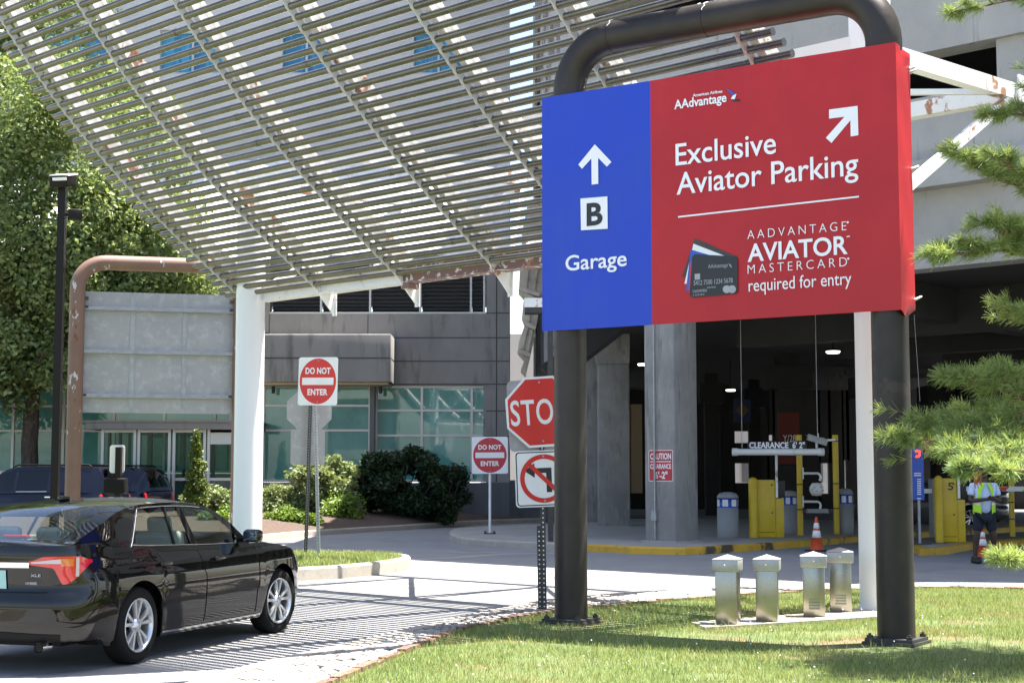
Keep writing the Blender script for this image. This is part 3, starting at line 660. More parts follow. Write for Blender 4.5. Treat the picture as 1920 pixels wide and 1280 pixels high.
# second and third columns stand square to the camera with a chamfered head
def column2(x0, x1, y, w_, ztop, m='garage_col'):
    mb = MB(); mb.rbox(((x0+x1)/2, y+w_/2, ztop/2), (x1-x0, w_, ztop), .04, 0, None, 2)
    mb.prism([(-.10,0),(.10+(x1-x0),0),(x1-x0,.0)], (x0,y,0), (1,0,0), (0,0,1), 0, .01) if False else None
    mb.build('column', M[m], gr)
c2 = G(1123,985,GZ); c2b = G(1182,985,GZ); zc = P(1150,682,c2.y).z
column2(c2.x, c2b.x, c2.y, .8, zc)
mb = MB(); zt = P(1150,652,c2.y).z
mb.add([(c2.x-.12,c2.y-.16,zt),(c2b.x,c2.y-.16,zt),(c2b.x,c2.y+.9,zt),(c2.x-.12,c2.y+.9,zt),(c2.x,c2.y,zc),(c2b.x,c2.y,zc),(c2b.x,c2.y+.8,zc),(c2.x,c2.y+.8,zc)], [(4,5,1,0),(5,6,2,1),(6,7,3,2),(7,4,0,3)])
mb.box(((c2.x-.12+c2b.x)/2, c2.y+.37, (zt+5.7)/2), (c2b.x-c2.x+.12, 1.06, 5.7-zt)); mb.build('column_head', M['garage_col'], gr)
c1 = G(1096,978,GZ); c1b = G(1122,978,GZ); column2(c1.x, c1b.x, c1.y, .9, 5.6, 'garage_col')
# inner columns
for (px0, px1, Y, m) in ((1458,1500,52,'garage_shaded'),(1405,1425,66,'garage_shaded'),(1322,1346,62,'garage_shaded'),(1350,1368,70,'garage_shaded'),(1620,1660,58,'garage_shaded'),(1830,1880,60,'garage_shaded'),(1750,1790,64,'garage_shaded')):
    p, q = P(px0,880,Y), P(px1,880,Y); mb = MB(); mb.box(((p.x+q.x)/2, Y, 2.85), (q.x-p.x, q.x-p.x, 5.7))
    if m == 'garage_shaded': mb.box(((p.x+q.x)/2, Y, 4.9), ((q.x-p.x)*1.9, (q.x-p.x)*1.9, .8), 0, None)
    mb.build('inner_column', M[m], gr)
# red painted band with the bay number
Y = 51.4; a, b = P(1460,773,Y), P(1500,870,Y)
mb = MB(); mb.box(((a.x+b.x)/2, Y+.1, (a.z+b.z)/2), (b.x-a.x, .25, a.z-b.z)); bay = mb.build('painted_band', M['shaded_red'], gr)
mb = MB(); p0, p1 = P(1468,828,Y), P(1492,815,Y); add_text(mb, 'Y/28', (p0.x,Y-.03,p0.z), (1,0,0), (0,0,1), (0,0,p1.x-p0.x,p1.z-p0.z)); mb.build('bay_number', M['white_vinyl'], bay)
# back walls with openings to daylight
mb = MB(); YB = 74
def bw(x0, x1, y0, y1, m=0):
    a, b = P(x0,y1,YB), P(x1,y0,YB); mb.box(((a.x+b.x)/2, YB+.2, (a.z+b.z)/2), (b.x-a.x, .4, b.z-a.z), m)
for s in ((1128,1345,690,960),(1345,1376,690,960),(1376,1408,690,808),(1376,1408,830,868),(1376,1408,905,960),(1408,1440,690,960),(1440,1452,690,815),(1440,1452,826,960),(1452,1536,690,960),(1536,1556,690,868),(1536,1556,925,960),(1556,1580,690,960),(1580,1590,690,862),(1580,1590,915,960),(1590,2200,690,960)): bw(*s)
mb.build('back_wall', M['garage_shaded'], gr)
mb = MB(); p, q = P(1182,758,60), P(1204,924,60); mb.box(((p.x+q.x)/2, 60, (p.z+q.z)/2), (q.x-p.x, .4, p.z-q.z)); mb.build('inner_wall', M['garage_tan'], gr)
mb = MB(); mb.box((P(1118,800,62).x, 62, 2.7), (2.2, .4, 5.4)); mb.build('shadowed_wall', M['garage_shaded'], gr)
# upper-level piers
for u in (7.6, 15):
    mb = MB(); gbox(mb, u, u+.9, .15, .9, 8.9, 9.82); mb.build('pier', M['garage_conc'], gr)
for k in range(3):
    for u in (UL+.2, 1.2, 7.6, 15):
        mb = MB(); gbox(mb, u, u+.8, .1, .5, 11.55+k*2.9, 12.55+k*2.9); mb.build('pier', M['garage_conc'], gr)
mb = MB(); p = P(1420,775,50)                                   # hanging blue diamond sign deep inside
a, b = P(1375,748,56), P(1408,790,56); mb.box(((a.x+b.x)/2, 56, (a.z+b.z)/2), (b.x-a.x, .05, a.z-b.z)); cx, cz = (a.x+b.x)/2, (a.z+b.z)/2
mb.prism([(0,-.28),(.24,0),(0,.28),(-.24,0)], (cx,55.97,cz), (1,0,0), (0,0,1), 0, .005, 1); mb.bar((cx,56,a.z),(cx,56,5.7),.03,.03)
tag(mb.build('hanging_sign', [M['shaded_blue'], M['shaded_amber']]), 'dim blue sign with a yellow diamond hanging deep inside the garage', 'sign')
# ceiling lamps
for (px, py, lab) in ((1562,662,'largest round ceiling lamp glowing above the clearance bar'),(1370,733,'small glowing ceiling lamp left of the bay column, the middle one of a receding row'),(1352,769,'tiny glowing ceiling lamp lowest and farthest inside the garage'),(1206,685,'tiny glowing ceiling lamp beside the left edge of the conduit column')):
    zc_ = 4.55; r = ray(px, py); t = (zc_-CAM_H)/r[2]; X, Yv = r[0]*t, r[1]*t
    if px == 1206: X, Yv, zc_ = P(px,py,46).x, 46, P(px,py,46).z
    o = thing('ceiling_lamp', lab, 'lamp', (X, Yv, zc_), 'glowing lamps under the garage ceiling')
    mb = MB(); mb.lathe([(0,0),(.15,0),(.17,.03),(.17,.05)], (X,Yv,zc_), 16); mb.build('lens', M['lamp_glow'], o)
    mb = MB(); mb.lathe([(.18,.052),(.18,.10),(0,.10)], (X,Yv,zc_), 16); mb.bar((X,Yv,zc_+.09),(X,Yv,5.7),.025,.025); mb.build('housing', M['trim_black'], o)
# ================================================================== PIPE CANOPY
CL = Vector((-4.16,24.3,0)); CR = Vector((3.95,16.6,0)); BD = (CR-CL).normalized(); BL = (CR-CL).length; BN = Vector((BD.y,-BD.x,0))
can = thing('pipe_canopy', 'curved white steel canopy of close-set galvanised pipes on two round columns', 'canopy', tuple(CL))
PR = []                                              # canopy profile: (distance out from the beam, height, slope)
s_, h_, l_ = -.04, 4.425, 0.0; pitch = .152; NP = 62; k = 0; dl = .004
nxt = .10
while k < NP:
    an = R(min(86, 33+.9*l_+.45*l_*l_+7*max(0,l_-5.9)))
    if l_ >= nxt: PR.append((s_, h_, an)); k += 1; nxt += pitch
    s_ += math.cos(an)*dl; h_ += math.sin(an)*dl; l_ += dl
def cp(t, s, h): p = CL+BD*t+BN*s; return Vector((p.x, p.y, h))
RP = .0445
ribs_t = [-.22+i*1.863 for i in range(7)]
for i, (s, h, an) in enumerate(PR):
    t1 = 11.0+.42-.40*max(0, s-2.0)**1.0; t0 = -.22-.36+random.uniform(-.012,.012)
    mb = MB(); mb.tube([cp(t0,s,h), cp(t1+random.uniform(-.01,.01),s,h)], RP, 12)
    mb.tube([cp(t0+.004,s,h), cp(t0+.012,s,h)], RP*1.02, 12)
    j = random.choice((3.1,5.0,6.9,8.7)); mb.tube([cp(j,s,h), cp(j+.07,s,h)], RP*1.12, 12, caps=True) if i % 3 == 0 else None
    mb.build('pipe', M['galv_pipe'], can)
for t in ribs_t:
    mb = MB(); n = len(PR); lo, hi = [], []
    prof = [(PR[0][0]-.42*math.cos(PR[0][2]), PR[0][1]-.42*math.sin(PR[0][2]), PR[0][2])]
    for a, b in zip(PR, PR[1:]): prof += [a, ((a[0]+b[0])/2, (a[1]+b[1])/2, (a[2]+b[2])/2)]
    prof.append(PR[-1]); vs = []
    for q, (s, h, an) in enumerate(prof):
        d0 = -.058 if (q % 2) else -.046
        if q == 0: d0 = -.04
        # scalloped lower edge; normal points up and back over the beam
        for dt in (-.007, .007):
            for d in (d0, .052):
                vs.append(cp(t+dt, s-math.sin(an)*d*1.0, h+math.cos(an)*d))
    m_ = len(prof)
    for q in range(m_-1):
        a, b = q*4, q*4+4
        mb.add([vs[a],vs[a+1],vs[a+2],vs[a+3],vs[b],vs[b+1],vs[b+2],vs[b+3]], [(0,4,6,2),(3,7,5,1),(0,1,5,4),(2,6,7,3)])
    mb.add(vs[:4], [(0,2,3,1)])
    for (s, h, an) in PR: mb.tube([cp(t-.018,s,h), cp(t+.022,s,h)], RP*1.16, 12, caps=True)
    rib = mb.build('rib', M['rib_paint'], can)
    mb = MB(); up = []                                # deep joist standing behind the pipes
    for q in range(0, m_-1):
        (s, h, an), (s2, h2, an2) = prof[q], prof[q+1]
        def off(s, h, an, d, tt): return cp(tt, s-math.sin(an)*d, h+math.cos(an)*d)
        if q < 1: continue
        for (ta, tb, da, db) in ((t+.02,t+.12,.085,.10),(t+.02,t+.035,.10,.30),(t-.03,t+.09,.30,.315)):
            A = [off(s,h,an,da,ta),off(s,h,an,da,tb),off(s,h,an,db,tb),off(s,h,an,db,ta)]; Bq = [off(s2,h2,an2,da,ta),off(s2,h2,an2,da,tb),off(s2,h2,an2,db,tb),off(s2,h2,an2,db,ta)]
            mb.add(A+Bq, [(0,4,5,1),(1,5,6,2),(2,6,7,3),(3,7,4,0)])
    mb.build('joist', M['white_paint'], rib)
    # triangular gusset hanging below the beam end of the rib
    s, h, an = PR[0]; mb = MB()
    mb.add([cp(t-.010,s+.05,h-.02),cp(t-.010,s-.40,h-.10),cp(t-.010,s-.40,h-.46),cp(t+.010,s+.05,h-.02),cp(t+.010,s-.40,h-.10),cp(t+.010,s-.40,h-.46)], [(0,1,2),(5,4,3),(0,3,4,1),(1,4,5,2),(2,5,3,0)])
    mb.bar(cp(t,s-.40,h-.08), cp(t,s-.40,h-.46), .10, .012, 0, tuple(BN)); mb.build('gusset', M['white_paint'], rib)
# beam between the columns: white, one stretch of flaking primer
bz0, bz1 = 4.36, 4.58
def beam(t0, t1, m, nm):
    mb = MB(); mb.bar(cp(t0,-.16,(bz0+bz1)/2), cp(t1,-.16,(bz0+bz1)/2), .16, bz1-bz0); mb.bar(cp(t0,-.16,bz0-.008), cp(t1,-.16,bz0-.008), .24, .014); mb.bar(cp(t0,-.16,bz1+.008), cp(t1,-.16,bz1+.008), .24, .014)
    return mb.build(nm, m, can)
beam(.1, 3.55, M['white_paint'], 'beam'); o = beam(3.552, BL-.1, M['primer'], 'beam'); o['label'] = 'stretch of the beam showing flaking brown primer'
mb = MB(); mb.box(cp(3.56,-.16,(bz0+bz1)/2-.03), (.16,.20,.36), 0, math.atan2(BD.y,BD.x)); mb.build('splice_plate', M['primer'], can)
for t, zt in ((0, 6.5), (BL, 6.95)):
    p = CL+BD*t; mb = MB(); mb.tube([(p.x,p.y,.1), (p.x,p.y,zt)], .228, 36); mb.tube([(p.x,p.y,zt-.002),(p.x,p.y,zt+.02)], .25, 36)
    mb.tube([(p.x,p.y,.1),(p.x,p.y,.19)], .26, 24); mb.build('column', M['white_column'], can)
# back chord with arms, struts and diagonals
CS, CH = -3.507, 6.415
mb = MB(); mb.bar(cp(-.3,CS,CH), cp(BL+.12,CS,CH), .20, .20); mb.box(cp(BL+.14,CS,CH+.02), (.025,.32,.34), 0, math.atan2(BD.y,BD.x)); mb.build('chord', M['white_paint'], can)
nodes = [0, BL*.25, BL*.5, BL*.75, BL]
for t in nodes:
    mb = MB(); mb.bar(cp(t,CS+.1,CH), cp(t,.02,6.27), .15, .20); mb.build('arm', M['white_paint'], can)
    mb = MB(); mb.bar(cp(t,CS+.15,CH-.1), cp(t,-.2,4.52), .10, .11); mb.build('strut', M['white_paint'], can)
for a, b in zip(nodes, nodes[1:]):
    m = (a+b)/2
    for (p, q) in ((cp(a,CS+.1,CH-.05), cp(b,-.15,4.6)), (cp(a,-.1,6.27), cp(b,CS+.1,CH))):
        mb = MB(); mb.bar(p, q, .07, .07); mb.build('diagonal', M['white_paint'], can)
mb = MB(); mb.bar(cp(-.2,.1,6.3), cp(BL+.2,.1,6.3), .16, .2); mb.build('top_beam', M['white_paint'], can)

# ================================================================== BIG DIRECTIONAL SIGN
SA = Vector((.301,15.2,0)); SU = Vector((.8377,-.5466,0)).normalized(); SN = Vector((SU.y,-SU.x,0)); SZ0, SZ1 = 3.01, 5.37; SW = 3.66
sg = thing('directional_sign', 'large blue and red banner sign stretched on a dark bronze pipe frame in the lawn', 'sign', tuple(SA+SU*1.8+Vector((0,0,GZ))))
def sp(t, d, z): p = SA+SU*t-SN*d; return Vector((p.x,p.y,z))
rp = .162; tl, tr = .215, 3.49; zt = 5.93; rb = .50
path = [sp(tl,.18,GZ+.03), sp(tl,.18,zt-rb)]+[sp(tl+rb-rb*math.cos(R(a)),.18,zt-rb+rb*math.sin(R(a))) for a in range(8,90,8)]+[sp(tl+rb,.18,zt), sp(tr-rb,.18,zt)]+[sp(tr-rb+rb*math.sin(R(a)),.18,zt-rb+rb*math.cos(R(a))) for a in range(8,90,8)]+[sp(tr,.18,zt-rb), sp(tr,.18,GZ+.03)]
mb = MB(); mb.tube(path, rp, 36)
for p, q in ((sp(tl,.18,zt-rb-.06), sp(tl,.18,zt-rb-.05)), (sp(tr,.18,zt-rb-.10), sp(tr,.18,zt-rb-.085)), (sp(tl+rb,.18,zt), sp(tl+rb+.01,.18,zt)), (sp(1.75,.18,zt), sp(1.762,.18,zt))): mb.tube([p,q], rp+.004, 36)
pf_ = mb.build('pipe_frame', M['bronze_pipe'], sg)
for t, a0, a1 in ((tl+rb+.03,25,70),(1.78,20,95),(1.70,60,75)):
    mb = MB(); pts_ = []
    for a in range(a0, a1+1, 5): q = sp(t+.01*math.sin(a*.2),.18,zt)+SN*math.cos(R(a))*(rp+.001)+Vector((0,0,math.sin(R(a))*(rp+.001))); pts_.append(q)
    mb.tube(pts_, .004, 5); mb.build('scuff', M['white_vinyl'], pf_)
for t in (tl, tr):
    mb = MB(); c = sp(t,.18,0); a = math.atan2(SU.y,SU.x)
    for (z, s, ro) in ((GZ+.002,.46,.0),(GZ+.031,.42,.0)): mb.box((c.x,c.y,z), (s,s,.028), 0, a+ro)
    pl = mb.build('base_plate', M['steel_dark'], sg)
    for du, dv in ((-1,-1),(1,-1),(1,1),(-1,1)):
        q = c+SU*du*.175+SN*dv*.175; mb = MB(); mb.tube([(q.x,q.y,GZ+.04),(q.x,q.y,GZ+.07)], .028, 6, smooth=False); mb.tube([(q.x,q.y,GZ+.065),(q.x,q.y,GZ+.085)], .014, 8); mb.build('bolt', M['steel_dark'], pl)
def PU(x, y): return on_plane(x, y, (SA.x,SA.y), (SU.x,SU.y))
tb = PU(1221, 380)[0]
def skin(t0, t1, name, m):
    mb = MB()
    mb.grid(lambda u, v: sp(lerp(t0,t1,u), -.004*math.sin(u*7+v*3)*math.sin(v*math.pi)*math.sin(u*math.pi), lerp(SZ0,SZ1,v)), 14, 10, 0, True)
    return mb
mb = skin(0, tb, 'b', 0)
mb.add([sp(0,0,SZ0),sp(0,.36,SZ0+.16),sp(0,.36,SZ1),sp(0,0,SZ1)], [(0,3,2,1)]); mb.add([sp(0,0,SZ1),sp(tb,0,SZ1),sp(tb,.36,SZ1),sp(0,.36,SZ1)], [(0,1,2,3)]); mb.add([sp(0,.36,SZ0+.16),sp(tb,.36,SZ0+.16),sp(tb,.36,SZ1),sp(0,.36,SZ1)], [(0,3,2,1)])
blue = mb.build('blue_panel', M['sign_blue'], sg)
mb = skin(tb, SW, 'r', 0)
def edge(u, v):   # creased cloth wrapped round the right-hand pipe
    d = .37*u; w = .004*math.sin(v*17+u*4)*math.sin(u*3.1)+.016*math.exp(-((v-.97)/.03)**2)*math.sin(u*6)
    return sp(SW-w-.07*u*u*(1 if v < .02 or v > .98 else 0), d, lerp(SZ0,SZ1,v)-.03*u*math.sin(v*31)*(1 if v > .9 or v < .1 else .2)-(.05*math.sin(u*3.1) if v < .02 else 0))
mb.grid(edge, 8, 48, 0, True)
mb.add([sp(tb,0,SZ1),sp(SW-.02,0,SZ1),sp(SW-.06,.36,SZ1-.02),sp(tb,.36,SZ1-.02)], [(0,1,2,3)]); mb.add([sp(tb,.36,SZ0+.16),sp(SW-.08,.36,SZ0+.16),sp(SW-.08,.36,SZ1-.03),sp(tb,.36,SZ1-.03)], [(0,3,2,1)])
red = mb.build('red_panel', M['sign_red'], sg)
mb = MB()
for z in (SZ1-.16, SZ1-.19, SZ0+.12, 4.3): mb.tube([sp(SW+.005,.33,z), sp(SW+.045,.40,z+.03), sp(SW-.02,.44,z+.01)], .009, 6)
mb.build('tie_rope', M['white_vinyl'], red)
O3 = tuple(SA); U3 = tuple(SU); Z3 = (0,0,1)
def T(mb, s, a, b, bold=.0, sp_=1., m=0, lift=.006):
    """a: lower-left pixel, b: upper-right pixel of the line as surveyed on the sign"""
    (u0, z0), (u1, z1) = PU(*a), PU(*b); add_text(mb, s, O3, U3, Z3, (u0,z0,u1,z1), bold, sp_, lift, m)
def tline(s, x0, x1, ub, ut):
    pass
def PP(pts): return [PU(*p) for p in pts]
def ccw(p):
    a = sum(p[i-1][0]*p[i][1]-p[i][0]*p[i-1][1] for i in range(len(p))); return p if a > 0 else p[::-1]
def shape(mb, pts, lift=.006, m=0, th=.001): mb.prism(ccw(PP(pts)), O3, U3, Z3, lift, lift+th, m)
mb = MB()
shape(mb, [(1116,271),(1147,304),(1138.5,313),(1122,296),(1122.5,345),(1110,346.5),(1109.5,297.5),(1092,317),(1085,309)])
mb.build('arrow', M['white_vinyl'], blue)
mb = MB(); shape(mb, [(1089,372.5),(1139.5,368.5),(1140,429),(1090,432)]); bq = mb.build('letter_square', M['white_vinyl'], blue)
mb = MB(); T(mb, 'B', (1101,424.5), (1130.5,378.5), .03, lift=.010); mb.build('letter', M['black_vinyl'], bq)
mb = MB(); T(mb, 'Garage', (1061,517.5), (1175.5,469), .012); mb.build('wording', M['white_vinyl'], blue)
mb = MB(); shape(mb, [(1555,206),(1608.5,199),(1610,254),(1595.5,256.5),(1595,226),(1559.5,268.5),(1549,259),(1584,219.5),(1555,223)]); mb.build('arrow', M['white_vinyl'], red)
mb = MB(); T(mb, 'Exclusive', (1267.5,311.5), (1455,246), .008); T(mb, 'Aviator Parking', (1269.5,379), (1609,284), .008); mb.build('heading', M['white_vinyl'], red)
mb = MB(); shape(mb, [(1272,405.5),(1611,367.5),(1611,370.5),(1272,408.5)]); mb.build('rule_line', M['white_vinyl'], red)
mb = MB(); T(mb, 'American Airlines', (1299.5,182.6), (1355,168.5), .01, .9); T(mb, 'AAdvantage', (1265,211), (1362.5,174), .02); lg = mb.build('logo_wording', M['white_vinyl'], red)
mb = MB(); shape(mb, [(1362.5,166),(1371,170),(1381.5,178.5),(1374,180)], m=0); shape(mb, [(1381.5,176.5),(1378,187),(1371,186),(1374.5,180)], m=1, lift=.007); shape(mb, [(1371,187),(1388,186.5),(1387,190),(1377,191)], m=2, lift=.0065)
mb.build('logo_emblem', [M['info_blue'], M['white_vinyl'], M['black_vinyl']], red)
mb = MB(); T(mb, 'AADVANTAGE', (1402,448.5), (1587,415), -.012, 1.45); mb.build('card_wording', M['white_vinyl'], red); mb = MB(); T(mb, 'AVIATOR', (1402.5,492), (1589.5,441), .018); mb.build('card_wording', M['white_vinyl'], red); mb = MB(); T(mb, 'MASTERCARD', (1402.5,513.5), (1588.5,482), -.012, 1.45); mb.build('card_wording', M['white_vinyl'], red); mb = MB(); T(mb, 'required for entry', (1404.5,554.5), (1596.5,509), .0)
mb.build('card_wording', M['white_vinyl'], red)
for (x, y) in ((1590,417),(1591,485)): mb = MB(); shape(mb, [(x+2.2*math.cos(a*.785), y+2.2*math.sin(a*.785)) for a in range(8)]); mb.build('registered_mark', M['white_vinyl'], red)
mb = MB(); shape(mb, [(1588,443),(1594,442),(1594,444),(1588,445)]); mb.build('trade_mark', M['white_vinyl'], red)
cards = [(((1304,447),(1383,482),(1384,500),(1279,520)), 'steel_dark'), (((1301,457),(1375,486),(1380,530),(1284,532)), 'sign_white'), (((1296,468),(1370,490),(1370,540),(1287,545)), 'info_blue'), (((1296,490),(1350,495),(1350,548),(1292,550)), 'traffic_red')]
for i, (pts, m) in enumerate(cards):
    mb = MB(); shape(mb, list(pts), lift=.006+.0015*i); mb.build('payment_card', M[m], red)
mb = MB(); shape(mb, [(1299,482),(1303,477),(1380,481),(1384,486),(1384,547),(1380,551),(1300,558),(1294,553)], lift=.013); cd = mb.build('payment_card', M['black_vinyl'], red)
mb = MB(); T(mb, '5412 7500 1234 5678', (1302,535.5), (1375,521), .0, lift=.015); mb.build('card_lettering', M['galv'], cd); mb = MB(); T(mb, 'AAdvantage', (1329,506), (1366,493), .0, lift=.015); mb.build('card_lettering', M['galv'], cd); mb = MB(); T(mb, 'CARDMEMBER', (1300,549), (1327,542), 0, lift=.015); mb.build('card_lettering', M['galv'], cd); mb = MB(); T(mb, '12345', (1301,555), (1322,550.5), 0, lift=.015); mb.build('card_lettering', M['galv'], cd); mb = MB(); T(mb, '00/00', (1327,541), (1343,537), 0, lift=.015); mb.build('card_lettering', M['galv'], cd)
mb = MB(); shape(mb, [(1304,514),(1314,513),(1314,524),(1304,525)], lift=.015); mb.build('card_chip', M['galv'], cd); mb = MB()
for dx in (-5,5): shape(mb, [(1369+dx+7.5*math.cos(a*.5236), 542.5+7.5*math.sin(a*.5236)) for a in range(12)], lift=.0155+dx*.0001)
mb.build('card_emblem', M['galv'], cd); mb = MB(); shape(mb, [(1367,494),(1371,496),(1374,502),(1371,501)], lift=.015); mb.build('card_emblem', M['galv'], cd)

# ================================================================== SECOND PIPE-FRAMED SIGN, SEEN FROM BEHIND
pl, pr = P(136.5, 900, 30.8), P(446.5, 900, 31.6); Lb = Vector((pl.x,pl.y,0)); Rb = Vector((pr.x,pr.y,0)); du = (Rb-Lb).normalized(); dn = Vector((du.y,-du.x,0)); Lw = (Rb-Lb).length
bs = thing('sign_back', 'blank grey metal back of a large sign on a peeling brown pipe frame', 'sign', (Lb.x,Lb.y,.185))
def bp(t, d, z): p = Lb+du*t+dn*d; return Vector((p.x,p.y,z))
zt = P(300,496,31.2).z; rb = .55; r2 = .152
path = [bp(0,0,.2), bp(0,0,zt-rb)]+[bp(rb-rb*math.cos(R(a)),0,zt-rb+rb*math.sin(R(a))) for a in range(9,90,9)]+[bp(rb,0,zt), bp(Lw-rb,0,zt)]+[bp(Lw-rb+rb*math.sin(R(a)),0,zt-rb+rb*math.cos(R(a))) for a in range(9,90,9)]+[bp(Lw,0,zt-rb), bp(Lw,0,.2)]
mb = MB(); mb.tube(path, r2, 28); mb.build('pipe_frame', M['brown_pipe'], bs)
z0, z1 = P(300,774,31.2).z, P(300,549,31.2).z; f0 = on_plane(128,700,(Lb.x,Lb.y),(du.x,du.y))[0]
mb = MB(); mb.add([], []); c = bp(Lw/2-.02,-.10,(z0+z1)/2); mb.box(c, (Lw+.22,.03,z1-z0), 0, math.atan2(du.y,du.x)); pan = mb.build('panel', M['alu_sheet'], bs)
mb = MB()
for y in (580, 660, 742):
    z = P(300,y,31.2).z; mb.box(bp(Lw/2,-.055,z), (Lw-.3,.06,.065), 0, math.atan2(du.y,du.x)); mb.box(bp(Lw/2,-.035,z-.035), (Lw-.3,.10,.012), 0, math.atan2(du.y,du.x))
mb.build('rail', M['galv'], pan)
for x in (247, 345):
    t = on_plane(x,700,(Lb.x,Lb.y),(du.x,du.y))[0]; mb = MB(); mb.box(bp(t,-.078,(z0+z1)/2), (.09,.012,z1-z0-.01), 0, math.atan2(du.y,du.x))
    for k in range(14): mb.tube([bp(t,-.072,z0+.1+k*(z1-z0-.2)/13), bp(t,-.064,z0+.1+k*(z1-z0-.2)/13)], .012, 6)
    mb.build('seam_strip', M['galv'], pan)
for t in (.17, Lw-.17):
    for y in (562, 578, 742): mb = MB(); mb.box(bp(t,-.04,P(300,y,31.2).z), (.10,.09,.05), 0, math.atan2(du.y,du.x)); mb.build('clamp', M['steel_dark'], bs)

# ================================================================== ROAD SIGNS
def plate_frame(base, yaw, tilt=0.0):
    """axes of a plate facing yaw (0 = towards -Y), rolled by tilt"""
    u = Vector((math.cos(yaw), math.sin(yaw), 0)); z = Vector((0,0,1)); return (u*math.cos(tilt)+z*math.sin(tilt)), (z*math.cos(tilt)-u*math.sin(tilt))
def perforated_post(mb, p0, p1, wd=.05, m=0, holes=1, up=(0,-1,0)):
    mb.bar(p0, p1, wd, wd, m, up); p0, p1 = Vector(p0), Vector(p1); d = p1-p0; n = int(d.length/.05); dd = d.normalized()
    side = dd.cross(Vector(up)).normalized(); upv = side.cross(dd).normalized()
    for k in range(n):
        q = p0+dd*(.03+k*.05)
        for nv, tv in ((-upv if upv.y > 0 else upv, side),):
            c = q+nv*(wd/2+.0008); mb.add([c+tv*.009*math.cos(a*.785)+dd*.009*math.sin(a*.785) for a in range(8)], [list(range(8))], holes)
            mb.f[-1] = mb.f[-1] if Vector(nv).dot((Vector(mb.v[mb.f[-1][1]])-Vector(mb.v[mb.f[-1][0]])).cross(Vector(mb.v[mb.f[-1][2]])-Vector(mb.v[mb.f[-1][0]]))) > 0 else mb.f[-1][::-1]
def dne_face(o, u, v, w, h, parent, red='traffic_red', rx=None):
    mb = MB(); mb.prism(rrect(-w/2,-h/2,w/2,h/2,.045), o, u, v, -.002, .002); pl = mb.build('plate', M['sign_white'], parent)
    mb = MB(); mb.prism(circle(0,0,w*.465,h*.475), o, u, v, .003, .004); d = mb.build('disc', M[red], pl)
    mb = MB(); mb.prism([(-w*.40,-h*.075),(w*.40,-h*.075),(w*.40,h*.075),(-w*.40,h*.075)], o, u, v, .0045, .0055)
    add_text(mb, 'DO NOT', o, u, v, (-w*.32,h*.15,w*.32,h*.285), .035, 1.05, .005); add_text(mb, 'ENTER', o, u, v, (-w*.255,-h*.29,w*.255,-h*.16), .035, 1.05, .005)
    mb.build('wording', M['sign_white'], d)
    mb = MB()
    for q in (.43,-.43):
        c = Vector(o)+Vector(v)*h*q; nn = Vector(u).cross(Vector(v)); mb.tube([c+nn*.004, c+nn*.010], .011, 8)
    mb.build('bolt', M['galv'], pl); return pl
# first DO NOT ENTER, on the left island
b0 = G(598,1042,.19); dn1 = thing('do_not_enter_sign', 'bright DO NOT ENTER sign on a leaning galvanised post in the grass island', 'road sign', tuple(b0), 'do not enter signs')
tp = P(589,690,b0.y); mb = MB(); perforated_post(mb, (b0.x,b0.y,.12), tuple(tp+Vector((0,.0,0))), .055); mb.build('post', [M['galv'], M['black_plastic']], dn1)
u, v = plate_frame(b0, R(-18), R(-1)); c = P(596,714.5,b0.y-.06); wv = 73/(FPX/(b0.y))/math.cos(R(18))*.99; dne_face(c, u, v, .755, .845, dn1)
# the stop sign seen from behind on the next post
b1 = G(573,1036.5,.19); sb = thing('octagon_sign', 'bare metal back of an octagon and a square plate on a dark leaning post', 'road sign', tuple(b1))
tp = P(583,735,b1.y); mb = MB(); perforated_post(mb, (b1.x,b1.y,.12), tuple(tp), .06); mb.build('post', [M['steel_dark'], M['galv']], sb)
u, v = plate_frame(b1, R(10), 0); c = P(580,769,b1.y+.10)
mb = MB(); mb.prism(circle(0,0,.44,.42,8,R(22.5)), c, u, v, -.003, .003); mb.build('octagon_plate', M['alu_sheet'], sb)
c = P(577,838,b1.y+.10); mb = MB(); mb.prism(rrect(-.31,-.32,.31,.32,.04), c, u, v, -.003, .003); mb.build('square_plate', M['alu_sheet'], sb)
# second DO NOT ENTER, on the pavement nose
b2 = G(918.5,1000,GZ); dn2 = thing('do_not_enter_sign', 'square faded DO NOT ENTER sign on a pale post by the building', 'road sign', tuple(b2), 'do not enter signs')
mb = MB(); mb.tube([(b2.x,b2.y,GZ),(b2.x,b2.y,P(918,822,b2.y).z)], .032, 10); mb.build('post', M['sign_white'], dn2)
mb = MB(); mb.box((b2.x,b2.y,GZ+.012), (.3,.3,.02)); [mb.box((b2.x+a*.11,b2.y+b*.11,GZ+.04), (.05,.05,.05)) for a in (-1,1) for b in (-1,1)]; mb.build('base_plate', M['steel_dark'], dn2)
u, v = plate_frame(b2, 0, R(.5)); dne_face(P(918.5,853,b2.y-.06), u, v, .90, .92, dn2, 'faded_red')
